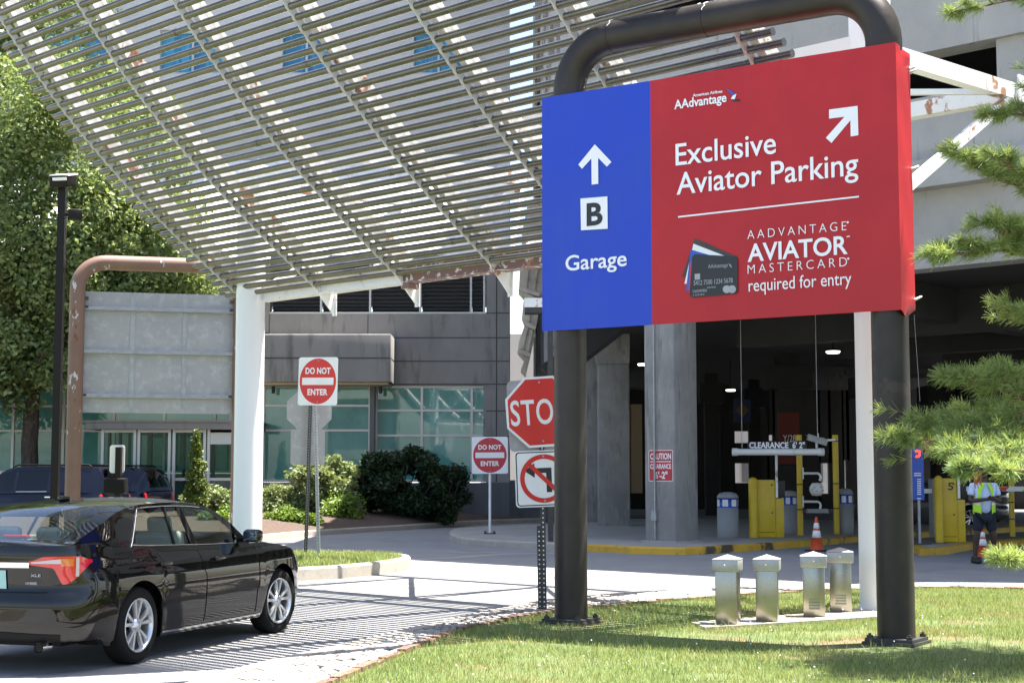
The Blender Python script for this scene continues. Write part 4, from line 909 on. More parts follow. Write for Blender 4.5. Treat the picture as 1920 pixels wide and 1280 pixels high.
# STOP and no-left-turn on one perforated post
b3 = G(1021,1141,GZ); st = thing('stop_sign', 'tilted red STOP sign above a no-left-turn plate, half hidden by the dark pipe', 'road sign', tuple(b3))
tp = P(1014,708,b3.y); mb = MB(); perforated_post(mb, (b3.x,b3.y,GZ-.1), tuple(tp), .052); mb.build('post', [M['steel_dark'], M['sign_white']], st)
q = b3+Vector((-.045,.02,0)); mb = MB(); perforated_post(mb, (q.x,q.y,GZ-.1), (q.x-.015,q.y,P(1010,985,q.y).z), .045); mb.build('stub_post', [M['steel_dark'], M['sign_white']], st)
u, v = plate_frame(b3, R(6), R(4)); pxm = FPX/b3.y
c = P(1014.5,771.5,b3.y-.05); mb = MB(); mb.prism(circle(0,0,.415,.415,8,R(22.5)), c, u, v, -.002, .002); oc = mb.build('octagon_plate', M['sign_white'], st)
mb = MB(); mb.prism(circle(0,0,.388,.388,8,R(22.5)), c, u, v, .0025, .0035); rf = mb.build('red_face', M['traffic_red'], oc)
mb = MB(); add_text(mb, 'STOP', c, u, v, (-.335,-.14,.275,.14), .012, 1.08, .005); mb.build('wording', M['sign_white'], rf)
mb = MB(); nn = u.cross(v)
for q in (.32,-.32): mb.tube([c+v*q+nn*.004, c+v*q+nn*.012], .012, 8)
mb.build('bolt', M['galv'], oc)
u2, v2 = plate_frame(b3, R(6), R(3)); c2_ = P(1018,777,b3.y+.05); mb = MB(); mb.prism(rrect(-.385,-.39,.385,.385,.06), c2_, u2, v2, -.003, .003); mb.build('backing_plate', M['alu_sheet'], st)
u3, v3 = plate_frame(b3, R(6), R(2.2)); c3 = P(1020,896.5,b3.y-.05); mb = MB(); mb.prism(rrect(-.315,-.305,.315,.305,.04), c3, u3, v3, -.002, .002); nl = mb.build('turn_plate', M['sign_white'], st)
mb = MB(); ring = rrect(-.302,-.292,.302,.292,.035); rin = rrect(-.290,-.280,.290,.280,.03)
def annulus(mb, A, Bq, o, u, v, lift, m=0):
    o, u, v = Vector(o), Vector(u), Vector(v); nn = u.cross(v); n = len(A); mb.add([o+u*p[0]+v*p[1]+nn*lift for p in A+Bq], [(i,(i+1)%n,n+(i+1)%n,n+i) for i in range(n)], m)
annulus(mb, ring, rin, c3, u3, v3, .003)
bl = [(.025,-.15),(.085,-.15),(.085,.115),(-.10,.115),(-.10,.17),(-.215,.09),(-.10,.01),(-.10,.06),(.025,.06)]
mb.prism(bl, c3, u3, v3, .0022, .0032); mb.build('black_arrow', M['black_vinyl'], nl)
mb = MB(); annulus(mb, circle(0,0,.262,.262,48), circle(0,0,.212,.212,48), c3, u3, v3, .0045); d = .165
mb.prism([(-d-.02,d-.015),(-d+.012,d+.02),(d+.02,-d+.015),(d-.012,-d-.02)][::-1], c3, u3, v3, .0036, .0042); mb.build('red_ring', M['traffic_red'], nl)
mb = MB(); nn = u3.cross(v3); [mb.tube([c3+v3*q+nn*.004, c3+v3*q+nn*.012], .012, 8) for q in (.24,-.24)]; mb.build('bolt', M['galv'], nl)
# caution plate on the big column
cf = gar(0,0,0); 
def CU(x, y): return on_plane(x, y, (cf.x,cf.y), (E1.x,E1.y))
(u0, z0), (u1, z1) = CU(1217,902), CU(1262,843)
ct = thing('caution_plate', 'red CAUTION CLEARANCE 6\'-2" plate fixed to the garage column behind a conduit', 'sign', tuple(cf+E1*(u0+u1)/2+Vector((0,0,(z0+z1)/2))))
mb = MB(); mb.prism(rrect(u0,z0,u1,z1,.03), cf, E1, (0,0,1), .004, .010); pl = mb.build('plate', M['sign_white'], ct)
mb = MB(); mb.prism(rrect(u0+.015,z0+.015,u1-.015,z1-.015,.02), cf, E1, (0,0,1), .0105, .0115); rf = mb.build('red_field', M['faded_red'], pl)
w_ = u1-u0; h_ = z1-z0; mb = MB()
add_text(mb, 'CAUTION', cf, E1, (0,0,1), (u0+.07*w_,z0+.70*h_,u1-.07*w_,z0+.90*h_), .03, 1, .0125); add_text(mb, 'CLEARANCE', cf, E1, (0,0,1), (u0+.07*w_,z0+.40*h_,u1-.07*w_,z0+.56*h_), .03, 1, .0125); add_text(mb, '6\'-2"', cf, E1, (0,0,1), (u0+.25*w_,z0+.08*h_,u1-.22*w_,z0+.32*h_), .03, 1, .0125)
mb.build('wording', M['sign_white'], rf); mb = MB(); mb.prism([(u0+.07*w_,z0+.615*h_),(u1-.07*w_,z0+.615*h_),(u1-.07*w_,z0+.645*h_),(u0+.07*w_,z0+.645*h_)], cf, E1, (0,0,1), .0125, .0135); mb.build('rule_line', M['sign_white'], rf)
cx = CU(1230,900)[0]; cd_ = thing('conduit', 'thin grey electrical conduit running up the garage column past the red plate', 'conduit', tuple(cf+E1*cx-E2*.05))
mb = MB(); p = cf+E1*cx-E2*.05; mb.tube([(p.x,p.y,.2),(p.x,p.y,5.6)], .022, 8)
for z in (2.0, 3.4, 4.6): mb.tube([(p.x,p.y,z),(p.x,p.y,z+.05)], .03, 8)
mb.build('pipe', M['galv'], cd_); mb = MB(); mb.box((p.x,p.y,.72), (.13,.10,.22), 0, Q); mb.tube([(p.x,p.y,.40),(p.x,p.y,.48)], .035, 8); mb.build('junction_box', M['galv'], cd_)
# pale board and its dark underside beyond the sign
a, b = P(983,578,34), P(1040,561,34); mb = MB(); mb.box(((a.x+b.x)/2,34,(a.z+b.z)/2), (b.x-a.x,.5,b.z-a.z)); mb.box(((a.x+b.x)/2,34.02,a.z-.06), (b.x-a.x-.02,.46,.118), 1)
for q in (b.x-.1,): mb.bar((q,34,0),(q,34,a.z-.1),.12,.12,1)
tag(mb.build('gate_header', [M['white_paint'], M['steel_dark']]), 'pale horizontal gate header board on a dark post beside the garage flank', 'gate header')

# ================================================================== STREET LAMP
lp = P(103.5,900,30.0); sl_ = thing('street_lamp', 'tall dark bronze lamp post with a square floodlight head at the left', 'lamp post', (lp.x,lp.y,.185))
zt = P(112,352,30).z; mb = MB(); mb.bar((lp.x,lp.y,.1),(lp.x,lp.y,zt),.145,.145,0,(0,1,0)); mb.build('post', M['lamp_metal'], sl_)
hz = P(112,342,30).z; mb = MB(); rt = Matrix.Rotation(R(-10),3,'Z')@Matrix.Rotation(R(14),3,'X')
mb.rbox((lp.x+.02,lp.y-.06,hz+.02), (.37,.46,.22), .02, 0, rt); mb.box((lp.x+.02,lp.y-.02,hz-.17), (.10,.10,.18)); hd = mb.build('lamp_head', M['lamp_metal'], sl_)
mb = MB(); mb.box((lp.x+.02,lp.y-.02,hz+.145), (.40,.44,.03), 0, rt); mb.box((lp.x+.02,lp.y-.30,hz+.01), (.29,.012,.06), 0, rt); mb.build('cover', M['white_plastic'], hd)
mb = MB(); c = P(141,403,30); mb.rbox((c.x,lp.y,c.z), (.26,.24,.20), .015, 0, R(20)); mb.bar((lp.x,lp.y,c.z),(c.x-.1,lp.y,c.z),.05,.05); mb.build('side_floodlight', M['lamp_metal'], sl_)
# ================================================================== CARS
def smooth(a, b, x): t = min(1, max(0, (x-a)/(b-a))); return t*t*(3-2*t)
SEDAN = dict(
 outline=[(-2.43,0),(-2.425,.30),(-2.385,.56),(-2.26,.765),(-2.02,.868),(-1.5,.902),(-.6,.908),(.5,.908),(1.35,.902),(1.80,.862),(2.05,.75),(2.18,.54),(2.24,.28),(2.26,0)],
 zt=[(-2.43,1.05),(-2.2,1.055),(-1.9,1.045),(-1.1,1.0),(0,.965),(.95,.95),(1.4,.915),(1.85,.83),(2.1,.73),(2.26,.66)],
 axles=(-1.39,1.385), wr=.333, arch=.385, track=.775, sill=.20, rbump=.27, fbump=.20,
 rail=[(-2.20,1.062),(-1.87,1.18),(-1.49,1.30),(-1.09,1.36),(-.54,1.375),(-.09,1.36),(.21,1.315),(.51,1.20),(.76,1.07),(.97,.958)],
 knots=[(-2.20,-2.20),(-1.44,-1.08),(-.37,-.42),(-.25,-.31),(.74,.12),(.97,.97)], glass={1:(.06,.90),3:(.06,.90)}, yb=.80, tumble=.42, crown=.05,
 rw=(-2.15,-1.41), ww=(.23,.90), gl='car_glass', rear_cross=.80)
SUVS = dict(
 outline=[(-2.75,0),(-2.745,.40),(-2.72,.72),(-2.64,.90),(-2.45,.965),(-1.8,.985),(-.6,.99),(.8,.99),(1.6,.98),(2.1,.95),(2.45,.82),(2.58,.55),(2.62,.28),(2.63,0)],
 zt=[(-2.75,1.14),(-1.5,1.13),(0,1.12),(1.0,1.10),(1.6,1.08),(2.3,1.0),(2.63,.92)],
 axles=(-1.5,1.5), wr=.40, arch=.46, track=.84, sill=.30, rbump=.40, fbump=.32,
 rail=[(-2.68,1.15),(-2.6,1.45),(-2.42,1.77),(-2.2,1.83),(-1,1.85),(0,1.85),(.4,1.80),(.75,1.60),(1.0,1.40),(1.35,1.11)],
 knots=[(-2.68,-2.68),(-2.45,-2.30),(-1.05,-1.0),(-.95,-.9),(.02,.02),(.12,.12),(1.0,.55),(1.35,1.35)], glass={3:(.08,.86),5:(.08,.86)}, yb=.92, tumble=.30, crown=.04,
 rw=(-2.66,-2.42), ww=(.5,1.25), gl='tint_glass', rear_cross=.86)
def build_car(nm, label, cat, spec, paint, base, heading, group=None, detail=True):
    root = thing(nm, label, cat, base, group, heading, local=True)
    ol = catmull([Vector((p[0],p[1],0)) for p in spec['outline']], 22)
    n = len(ol); nor = []
    for i in range(n):
        a, b = ol[max(0,i-1)], ol[min(n-1,i+1)]; d = (b-a).normalized(); nor.append(Vector((-d.y,d.x,0)))
    nor[0] = Vector((-1,0,0)); nor[-1] = Vector((1,0,0))
    X0, X1 = ol[0].x, ol[-1].x
    def zt(x): return interp(x, spec['zt'])
    def zb(x):
        z = lerp(spec['sill'], spec['rbump'], smooth(spec['axles'][0]-.45, spec['axles'][0]-.6, x)) if x < 0 else lerp(spec['sill'], spec['fbump'], smooth(spec['axles'][1]+.4, spec['axles'][1]+.6, x))
        for xa in spec['axles']:
            q = spec['arch']**2-(x-xa)**2
            if q > 0: z = max(z, spec['wr']+math.sqrt(q))
        return z
    SI = [(.15,.09),(.24,.035),(.36,.012),(.5,.0),(.64,-.004),(.76,.006),(.85,.03),(.93,.075),(1.1,.135)]
    RI = [(.2,.12),(.30,.03),(.40,.0),(.60,.0),(.66,.035),(.70,.06),(.82,.045),(.95,.03),(1.02,.035),(1.1,.075)]
    sc = spec['zt'][0][1]/1.05
    def inset(x, z):
        r = smooth(X0+.42, X0+.12, x); f = smooth(X1-.6, X1-.1, x)
        return lerp(interp(z/sc, SI), interp(z/sc, RI), r)+f*.10*smooth(.5,.95,z/sc)
    def wallp(i, z, side=1, out=0.):
        p = ol[i]-nor[i]*(inset(ol[i].x, z)-out); return Vector((p.x, p.y*side, z))
    NR = 18
    body = MB()
    idx = list(range(n))
    for side in (1,-1):
        vs = []
        for i in idx:
            z0, z1 = zb(ol[i].x), zt(ol[i].x); row = []
            for k in range(NR+1):
                t = k/NR; row.append(wallp(i, z0+(z1-z0)*t, side))
            q = row[0]; row = [Vector((q.x, q.y*(1-.07) , q.z+.004))]+row
            vs.append(row)
        m = NR+2; flatv = [p for r in vs for p in r]; fs = []
        for i in range(n-1):
            for k in range(m-1):
                q = (i*m+k, (i+1)*m+k, (i+1)*m+k+1, i*m+k+1); fs.append(q if side < 0 else q[::-1])
        body.add(flatv, [f[::-1] for f in fs], 0, True)
    # deck, bonnet
    CR_ = 10; vs = []
    for i in idx:
        a = wallp(i, zt(ol[i].x), 1); x = ol[i].x; crn = .035 if x < -1 else .06 if x > 1.1 else .0
        if x > 1.1: crn = .06*smooth(1.0,1.4,x)*(1-.5*smooth(1.9,2.37,x))
        for k in range(CR_+1):
            w_ = 1-2*k/CR_; e = 1-abs(w_)**2.4; vs.append(Vector((a.x, a.y*w_, a.z+crn*e)))
    m = CR_+1
    body.add(vs, [(i*m+k, (i+1)*m+k, (i+1)*m+k+1, i*m+k+1)[::-1] for i in range(n-1) for k in range(m-1)], 0, True)
    # greenhouse
    rail = [tuple(p) for p in spec['rail']]
    rc = catmull([Vector((p[0],0,p[1])) for p in rail], 8)
    def zr(x):
        for a, b in zip(rc, rc[1:]):
            if a.x <= x <= b.x: return lerp(a.z, b.z, (x-a.x)/(b.x-a.x+1e-9))
        return rc[0].z if x < rc[0].x else rc[-1].z
    def gy(x, z):
        t0 = smooth(X0+.12, X0+.85, x); f = 1-.10*smooth(.4,1.05,x); h = max(0, z-zt(x))
        return (spec['yb']*lerp(.90,1,t0)*f)-spec['tumble']*h*(1+.25*h)
    K = spec['knots']; gls = []; side_edges = {}
    def sidep(seg, s, v, side=1, out=0.):
        xb = lerp(K[seg][0], K[seg+1][0], s); xr = lerp(K[seg][1], K[seg+1][1], s); zb_ = zt(xb)-.012; zr_ = zr(xr)
        x = lerp(xb, xr, v); z = lerp(zb_, zr_, v); return Vector((x, (gy(x,z)+out)*side, z))
    for seg in range(len(K)-1):
        g = spec['glass'].get(seg)
        for side in (1,-1):
            def put(mb, v0, v1, nv, out=0.):
                mb.grid(lambda a, b: sidep(seg, a, lerp(v0,v1,b), side, out), 10, nv, 0, True, flip=(side > 0) is False)
            if g: put(body, 0, g[0], 1); put(body, g[1], 1, 2); gm = MB(); put(gm, g[0], g[1], 6, -.006); gls.append(('side_window', gm))
            else: put(body, 0, 1, 8)
    # roof ladder with rear window and windscreen
    xs = sorted(set([lerp(rc[0].x, rc[-1].x, i/44) for i in range(45)]+list(spec['rw'])+list(spec['ww']))); W = [-1+2*k/16 for k in range(17)]; W[2] = -spec['rear_cross']-.02; W[14] = spec['rear_cross']+.02
    def roofp(x, w_):
        z = zr(x); y = gy(x, z); e = 1-abs(w_)**2.6; hgt = smooth(0,.25, z-zt(x)); bow = (-.10 if x < -.9 else .14)*smooth(.0,.3,abs(x+(.49 if detail else .25))-.55)*(1-w_*w_)
        return Vector((x+bow*(1 if detail else .5), y*w_, z+spec['crown']*e*(.35+.65*hgt)))
    rwm, wwm = MB(), MB(); gls += [('rear_window', rwm), ('windscreen', wwm)]
    for a, b in zip(xs, xs[1:]):
        xm = (a+b)/2
        for k in range(16):
            q = [roofp(a,W[k]), roofp(b,W[k]), roofp(b,W[k+1]), roofp(a,W[k+1])]; wm = abs((W[k]+W[k+1])/2)
            isg = (spec['rw'][0] < xm < spec['rw'][1] and wm < spec['rear_cross']) or (spec['ww'][0] < xm < spec['ww'][1] and wm < .88)
            ((rwm if xm < 0 else wwm) if isg else body).add(q, [(0,1,2,3)], 0, True)
    # weld duplicate points so that the shading runs smoothly across patches
    def welded(mb):
        bm = bmesh.new(); me = mb.mesh('t'); bm.from_mesh(me); bmesh.ops.remove_doubles(bm, verts=bm.verts, dist=.0025); bmesh.ops.recalc_face_normals(bm, faces=bm.faces) if False else None
        bm.to_mesh(me); bm.free(); return me
    me = welded(body); bo = bpy.data.objects.new('body', me); COL.objects.link(bo); bo.parent = root; bo['_base'] = (0.,0.,0.); me.materials.append(M[paint])
    md = bo.modifiers.new('edges', 'EDGE_SPLIT'); md.split_angle = R(42)
    for gn, gm in gls:
        me = welded(gm); me.name = gn; go = bpy.data.objects.new(gn, me); COL.objects.link(go); go.parent = root; me.materials.append(M[spec['gl']])
    # underbody and wheel housings
    ub = MB(); hw = spec['track']+.06; ub.box(((X0+X1)/2,0,.30), (X1-X0-.55,(hw-.24)*2,.16)); ub.box(((spec['axles'][0]+spec['axles'][1])/2,0,.27), (spec['axles'][1]-spec['axles'][0]-.86,hw*2-.04,.12))
    for xa in spec['axles']:
        for side in (1,-1):
            pts = [(xa+(spec['arch']+.02)*math.cos(R(a)), spec['wr']+(spec['arch']+.02)*math.sin(R(a))) for a in range(-20,201,10)]
            for (p, q) in zip(pts, pts[1:]): ub.add([(p[0],side*(hw+.02),p[1]),(q[0],side*(hw+.02),q[1]),(q[0],side*(hw-.32),q[1]),(p[0],side*(hw-.32),p[1])], [(0,1,2,3)])
            ub.add([(p[0],side*(hw-.32),p[1]) for p in pts], [list(range(len(pts)))])
    ub.build('underbody', M['trim_black'], root, (0,0,0))
    # wheels
    wr = spec['wr']; 
    for xa in spec['axles']:
        for side in (-1,1):
            wl = bpy.data.objects.new('wheel', None); COL.objects.link(wl); wl.parent = root; wl.location = (xa, side*spec['track'], wr); wl['_base'] = (0.,0.,0.)
            wl.rotation_euler = (0,0,(R(-6) if xa > 0 else 0))
            t = MB(); tw = .105; t.lathe([(wr*.70,-tw*.9),(wr*.86,-tw),(wr*.955,-tw*.86),(wr,-tw*.55),(wr,tw*.55),(wr*.955,tw*.86),(wr*.86,tw),(wr*.70,tw*.9)], (0,0,0), 40, 0, 'Y'); t.build('tyre', M['tyre'], wl, (0,0,0))
            r_ = MB(); o = side
            r_.lathe([(wr*.70,o*.098),(wr*.685,o*.104),(wr*.655,o*.096),(wr*.63,o*.05),(wr*.62,-o*.06)], (0,0,0), 40, 0, 'Y')
            r_.lathe([(0,o*.095),(.030,o*.095),(.034,o*.088),(.06,o*.080),(.062,o*.03)], (0,0,0), 24, 0, 'Y')
            for k in range(5):
                for da in (-.19,.19):
                    a = 2*math.pi*k/5+math.pi/2; a1 = a+da*.55; a2 = a+da*1.25
                    p0 = Vector((.045*math.cos(a1), o*.078, .045*math.sin(a1))); p1 = Vector((wr*.665*math.cos(a2), o*.092, wr*.665*math.sin(a2)))
                    d = (p1-p0).normalized(); s_ = Vector((-d.z,0,d.x)); w0, w1 = .014, .021; q = []
                    for pp, ww in ((p0,w0),(p1,w1)):
                        for sx, dy in ((-1,-.028*o),(-.75,0),(.75,0),(1,-.028*o)): q.append(pp+s_*ww*sx+Vector((0,dy,0)))
                    r_.add(q, [(0,1,5,4),(1,2,6,5),(2,3,7,6),(0,4,7,3)], 0)
            rm = r_.build('rim', M['alloy'], wl, (0,0,0))
            h = MB(); h.lathe([(wr*.62,-o*.03),(0,-o*.03)], (0,0,0), 24, 0, 'Y'); h.lathe([(wr*.45,-o*.01),(wr*.45,-o*.012),(.05,-o*.01)], (0,0,0), 24, 1, 'Y'); h.build('brake_disc', [M['trim_black'], M['steel_dark']], wl, (0,0,0))
    return dict(root=root, wallp=wallp, ol=ol, n=n, zt=zt, sidep=sidep, roofp=roofp, zr=zr, gy=gy, gls=go, body=bo)
hx, hy = .803, 2.593; hd_ = math.atan2(hy, hx); pr_, pf_ = G(252,1243), G(516,1186)
mid = (pr_+pf_)/2; hdir = Vector((math.cos(hd_), math.sin(hd_), 0)); lft = Vector((-hdir.y, hdir.x, 0)); cbase = mid+lft*(.775+.03)
car = build_car('sedan', 'shiny black saloon car with silver alloy wheels seen from its right rear', 'car', SEDAN, 'car_black', (cbase.x,cbase.y,0), hd_)
rt = car['root']; wp = car['wallp']; ol = car['ol']; NO = car['n']
def arc_i(x, rear=True):
    """outline index (rear half) nearest to a given lateral offset y when rear, or to x along the flank"""
    best = min(range(NO), key=lambda i: abs(ol[i].x-x)+(0 if not rear else 0)); return best
def idx_y(y): return min((i for i in range(NO) if ol[i].x < -1.5), key=lambda i: abs(ol[i].y-y))
def idx_x(x): return min((i for i in range(NO) if ol[i].y > .5), key=lambda i: abs(ol[i].x-x))
def wpatch(mb, i0, i1, zlo, zhi, side, out, m=0, nz=6):
    """patch hugging the body wall between two outline indices; zlo, zhi are functions of 0..1 along it"""
    k = max(2, i1-i0)
    mb.grid(lambda a, b: wp(int(round(lerp(i0,i1,a))), lerp(zlo(a),zhi(a),b), side, out), k, nz, m, True, flip=side > 0)
for side in (-1, 1):
    iA, iB, iM, iC = idx_y(.43), idx_x(-2.06), idx_y(.66), idx_x(-2.16)
    L = MB(); N_ = iB-iA
    lo = lambda a: lerp(.905,.72,smooth(.0,.42,a)) if a < .45 else lerp(.72,.90,smooth(.45,1,a))
    hi = lambda a: lerp(.925,.975,smooth(0,.25,a))-.03*smooth(.7,1,a)
    hi = lambda a: lerp(.925,.965,smooth(0,.25,a))-.03*smooth(.7,1,a); lo = lambda a: lerp(.898,.872,a/.32) if a < .32 else lerp(.872,.735,smooth(.32,.5,a)) if a < .5 else lerp(.735,.915,smooth(.5,1.05,a))
    wpatch(L, iA, iB, lo, hi, side, .012); tl_ = L.build('tail_light', M['lens_red'], rt, (0,0,0))
    C = MB(); i2 = iA+int(N_*.05); i3 = iA+int(N_*.46); wpatch(C, i2, i3, lambda a: lerp(.908,.905,a), lambda a: lerp(.92,.945,a), side, .016); C.build('reversing_lens', M['lens_clear'], tl_, (0,0,0))
    C = MB(); i2, i3 = iA+int(N_*.46), iA+int(N_*.66); wpatch(C, i2, i3, lambda a: .885, lambda a: .945, side, .016); C.build('indicator_lens', M['lens_amber'], tl_, (0,0,0))
    C = MB(); i2, i3 = iA+int(N_*.68), iA+int(N_*.74); wpatch(C, i2, i3, lambda a: .80, lambda a: .955, side, .017); C.build('lens_divider', M['lens_clear'], tl_, (0,0,0))
    # sill strip, window trim, door seams, handles, mirror
    S_ = MB(); wpatch(S_, idx_x(-.98), idx_x(.92), lambda a: .225, lambda a: .245, side, .006); S_.build('sill_trim', M['chrome'], rt, (0,0,0))
    Tm = MB(); sd = car['sidep']
    pts = [sd(1,a/8,.045,side,.006) for a in range(9)]+[sd(2,a/2,.045,side,.006) for a in range(1,3)]+[sd(3,a/8,.045,side,.006) for a in range(1,9)]; Tm.tube(pts, .006, 6)
    pts = [sd(1,0,v/8,side,.006) for v in range(0,8)]+[sd(1,a/8,.925,side,.006) for a in range(0,9)]+[sd(2,a/2,.925,side,.006) for a in range(1,3)]+[sd(3,a/8,.925,side,.006) for a in range(1,7)]; Tm.tube(pts, .006, 6)
    Tm.build('window_trim', M['chrome'], rt, (0,0,0))
    Ds = MB()
    for x0, x1 in ((-1.05,-1.02),(-.26,-.29),(.80,.86)):
        p = [wp(idx_x(lerp(x0,x1,k/12)), lerp(.27,.93,k/12), side, .0015) for k in range(13)]
        if x0 < -1: p = [wp(idx_x(-1.02), .80, side, .0015), wp(idx_x(-1.14), .88, side, .0015), wp(idx_x(-1.16), .95, side, .0015)]
        Ds.tube(p, .004, 4)
    Ds.build('door_seam', M['trim_black'], rt, (0,0,0))
    pbx = [sd(2,0,.02,side,.004), sd(2,0,.96,side,.004)]; Bp = MB(); Bp.grid(lambda a, b: sd(2, a, lerp(.06,.92,b), side, .003), 2, 6, 0, True, flip=side < 0); Bp.build('pillar_trim', M['trim_black'], rt, (0,0,0)); Bp = MB()
    q0 = lambda v: sd(1,.70,v,side,.004); Bp.tube([q0(.05),q0(.9)], .014, 6); Bp.build('pillar_trim', M['trim_black'], rt, (0,0,0))
    for x in (-1.0, .02):
        Hh = MB(); i = idx_x(x); p = wp(i, .845, side, .025); Hh.rbox(p, (.20,.03,.035), .012); Hh.build('door_handle', M['car_black'], rt, (0,0,0))
    Mr = MB(); p = sd(3,.93,.12,side); c = Vector((p.x+.02, p.y+side*.17, p.z+.04)); Mr.rbox(c, (.125,.19,.13), .045, 0, None, 4); Mr.bar((p.x+.03,p.y,p.z-.02),(c.x,c.y-side*.08,c.z-.04),.06,.04); mo = Mr.build('door_mirror', M['car_black'], rt, (0,0,0))
    Mr = MB(); Mr.rbox((c.x-.066,c.y,c.z), (.006,.14,.09), .002); Mr.build('mirror_glass', M['dark_mirror'], mo, (0,0,0))
    H = MB(); iF, iG = min((i for i in range(NO) if ol[i].x > 1.5), key=lambda i: abs(ol[i].y-.55)), idx_x(1.82); wpatch(H, iG, iF, lambda a: .62, lambda a: lerp(.78,.70,a), side, .01); H.build('headlight', M['lens_clear'], rt, (0,0,0))
    Ms = MB(); i = idx_x(2.02); wpatch(Ms, i-2, i+4, lambda a: .70, lambda a: .74, side, .013); Ms.build('side_marker', M['lens_amber'], rt, (0,0,0))
# rear trim
ic = idx_y(.0)
mb = MB()
for side in (-1,1): wpatch(mb, 0, idx_y(.44), lambda a: .872, lambda a: .915, side, .014)
mb.build('boot_trim', M['chrome'], rt, (0,0,0))
mb = MB()
for side in (-1,1): wpatch(mb, 0, idx_y(.215), lambda a: .70, lambda a: .85, side, .012)
mb.build('number_plate', M['plate'], rt, (0,0,0))
def rear_text(s, y0, y1, z0, z1, m):
    i = idx_y((y0+y1)/2); p = wp(i, (z0+z1)/2, -1, .012); j0, j1 = wp(idx_y(y0), (z0+z1)/2, -1), wp(idx_y(y1), (z0+z1)/2, -1); u = (j1-j0).normalized(); o = wp(idx_y(y0), z0, -1, .010); v = Vector((0,0,1))
    mb = MB(); add_text(mb, s, o, u, v, (0,0,(j1-j0).length,z1-z0), .02, 1, .002); return mb.build('badge', m, rt, (0,0,0))
rear_text('XLE', .45, .535, .80, .822, M['galv']); rear_text('HYBRID', .40, .50, .735, .757, M['galv'])
rt.scale = (.975,.975,.975)
mb = MB()
for side in (-1,1):
    p = [wp(idx_y(.38), .70, side, .001), wp(idx_y(.40), .86, side, .001)]; 
    mb.tube([wp(0,.672,side,.0015)]+[wp(i,.672,side,.0015) for i in range(2, idx_y(.62), 3)], .005, 4)
mb.build('boot_seam', M['trim_black'], rt, (0,0,0))
mb = MB()
for side in (-1,1): wpatch(mb, 0, idx_y(.70), lambda a: .275, lambda a: lerp(.36,.33,a), side, .006)
mb.build('bumper_insert', M['trim_black'], rt, (0,0,0))
mb = MB(); mb.tube([(-2.28,-.56,.235),(-2.41,-.56,.235)], .042, 18, caps=False); mb.tube([(-2.28,-.56,.235),(-2.408,-.56,.235)], .036, 18, 1); mb.build('exhaust_pipe', [M['chrome'], M['trim_black']], rt, (0,0,0))
# cabin seen through the glass
mb = MB()
for y in (-.42,.0,.42): mb.rbox((-1.46,y,1.10), (.10,.25,.15), .045, 0, Matrix.Rotation(R(-12),3,'Y'), 4)
for y in (-.40,.40): mb.rbox((-.26,y,1.14), (.10,.25,.20), .045, 0, Matrix.Rotation(R(-12),3,'Y'), 4); mb.rbox((-.24,y,.95), (.14,.48,.3), .05, 0, Matrix.Rotation(R(-14),3,'Y'), 4)
mb.build('headrest', M['leather'], rt, (0,0,0))
mb = MB(); mb.rbox((.58,0,.99), (.5,1.3,.14), .05); mb.tube([(.24+.05*math.cos(a*.5236), .40+.18*math.sin(a*.5236), 1.06+.18*math.cos(a*.5236)) for a in range(13)], .016, 8); mb.build('dashboard', M['trim_black'], rt, (0,0,0))
mb = MB(); mb.rbox((-1.95,0,1.105), (.06,.24,.035), .012); mb.build('brake_light', M['lens_red'], rt, (0,0,0))
mb = MB(); p = car['roofp'](-1.2, 0); mb.rbox((p.x,p.y,p.z+.02), (.14,.05,.05), .02); mb.build('antenna_fin', M['car_black'], rt, (0,0,0))
# two people carriers standing by the building, and a car deep in the garage
def suv(px, Y, head, label, paint='car_navy'):
    r = P(px, 900, Y); hd = Vector((math.cos(head), math.sin(head), 0)); b = Vector((r.x, Y, 0))+hd*2.7
    c = build_car('people_carrier', label, 'car', SUVS, paint, (b.x,b.y,-.02), head, 'dark people carriers by the building', False); q = c['root']
    mb = MB()
    for side in (-1,1):
        mb.tube([(-2.2,side*.66,1.86),(-2.1,side*.66,1.92),(.1,side*.66,1.92),(.25,side*.66,1.86)], .022, 8)
    for x in (-1.9,-.6,.1): mb.bar((x,-.66,1.93),(x,.66,1.93),.04,.025)
    mb.build('roof_rack', M['trim_black'], q, (0,0,0))
    for side in (-1,1):
        mb = MB(); mb.rbox((-2.62,side*.86,.90), (.10,.10,.36), .03, 0, Matrix.Rotation(R(10),3,'Y')); mb.build('tail_light', M['lens_red'], q, (0,0,0))
        mb = MB(); sd = c['sidep']; mb.tube([sd(3,a/8,.06,side,.006) for a in range(9)], .012, 6); mb.build('window_trim', M['chrome'], q, (0,0,0))
        mb = MB(); p = sd(6,.6,.1,side); mb.rbox((p.x,p.y+side*.16,p.z+.06), (.14,.24,.2), .05); mb.build('door_mirror', M['trim_black'], q, (0,0,0))
        mb = MB(); p = c['wallp'](min(range(c['n']), key=lambda i: abs(c['ol'][i].x+1.0)+(0 if c['ol'][i].y > .5 else 9)), 1.0, side, .02); mb.rbox(p, (.24,.03,.05), .012); mb.build('door_handle', M['chrome'], q, (0,0,0))
    mb = MB(); mb.rbox((-2.40,0,1.815), (.06,.34,.04), .012); mb.build('brake_light', M['lens_red'], q, (0,0,0))
    return c
suv(222, 44.6, R(168), 'dark navy people carrier with a roof rack, left of the brown sign pole')
suv(303, 47.6, R(166), 'dark people carrier whose black rear window shows past the small letterbox post')
p = P(1722, 950, 47); cc = build_car('sedan', 'dim dark saloon parked deep inside the garage past the blue notice', 'car', SEDAN, 'car_grey', (p.x+.3,47,.02), R(155))
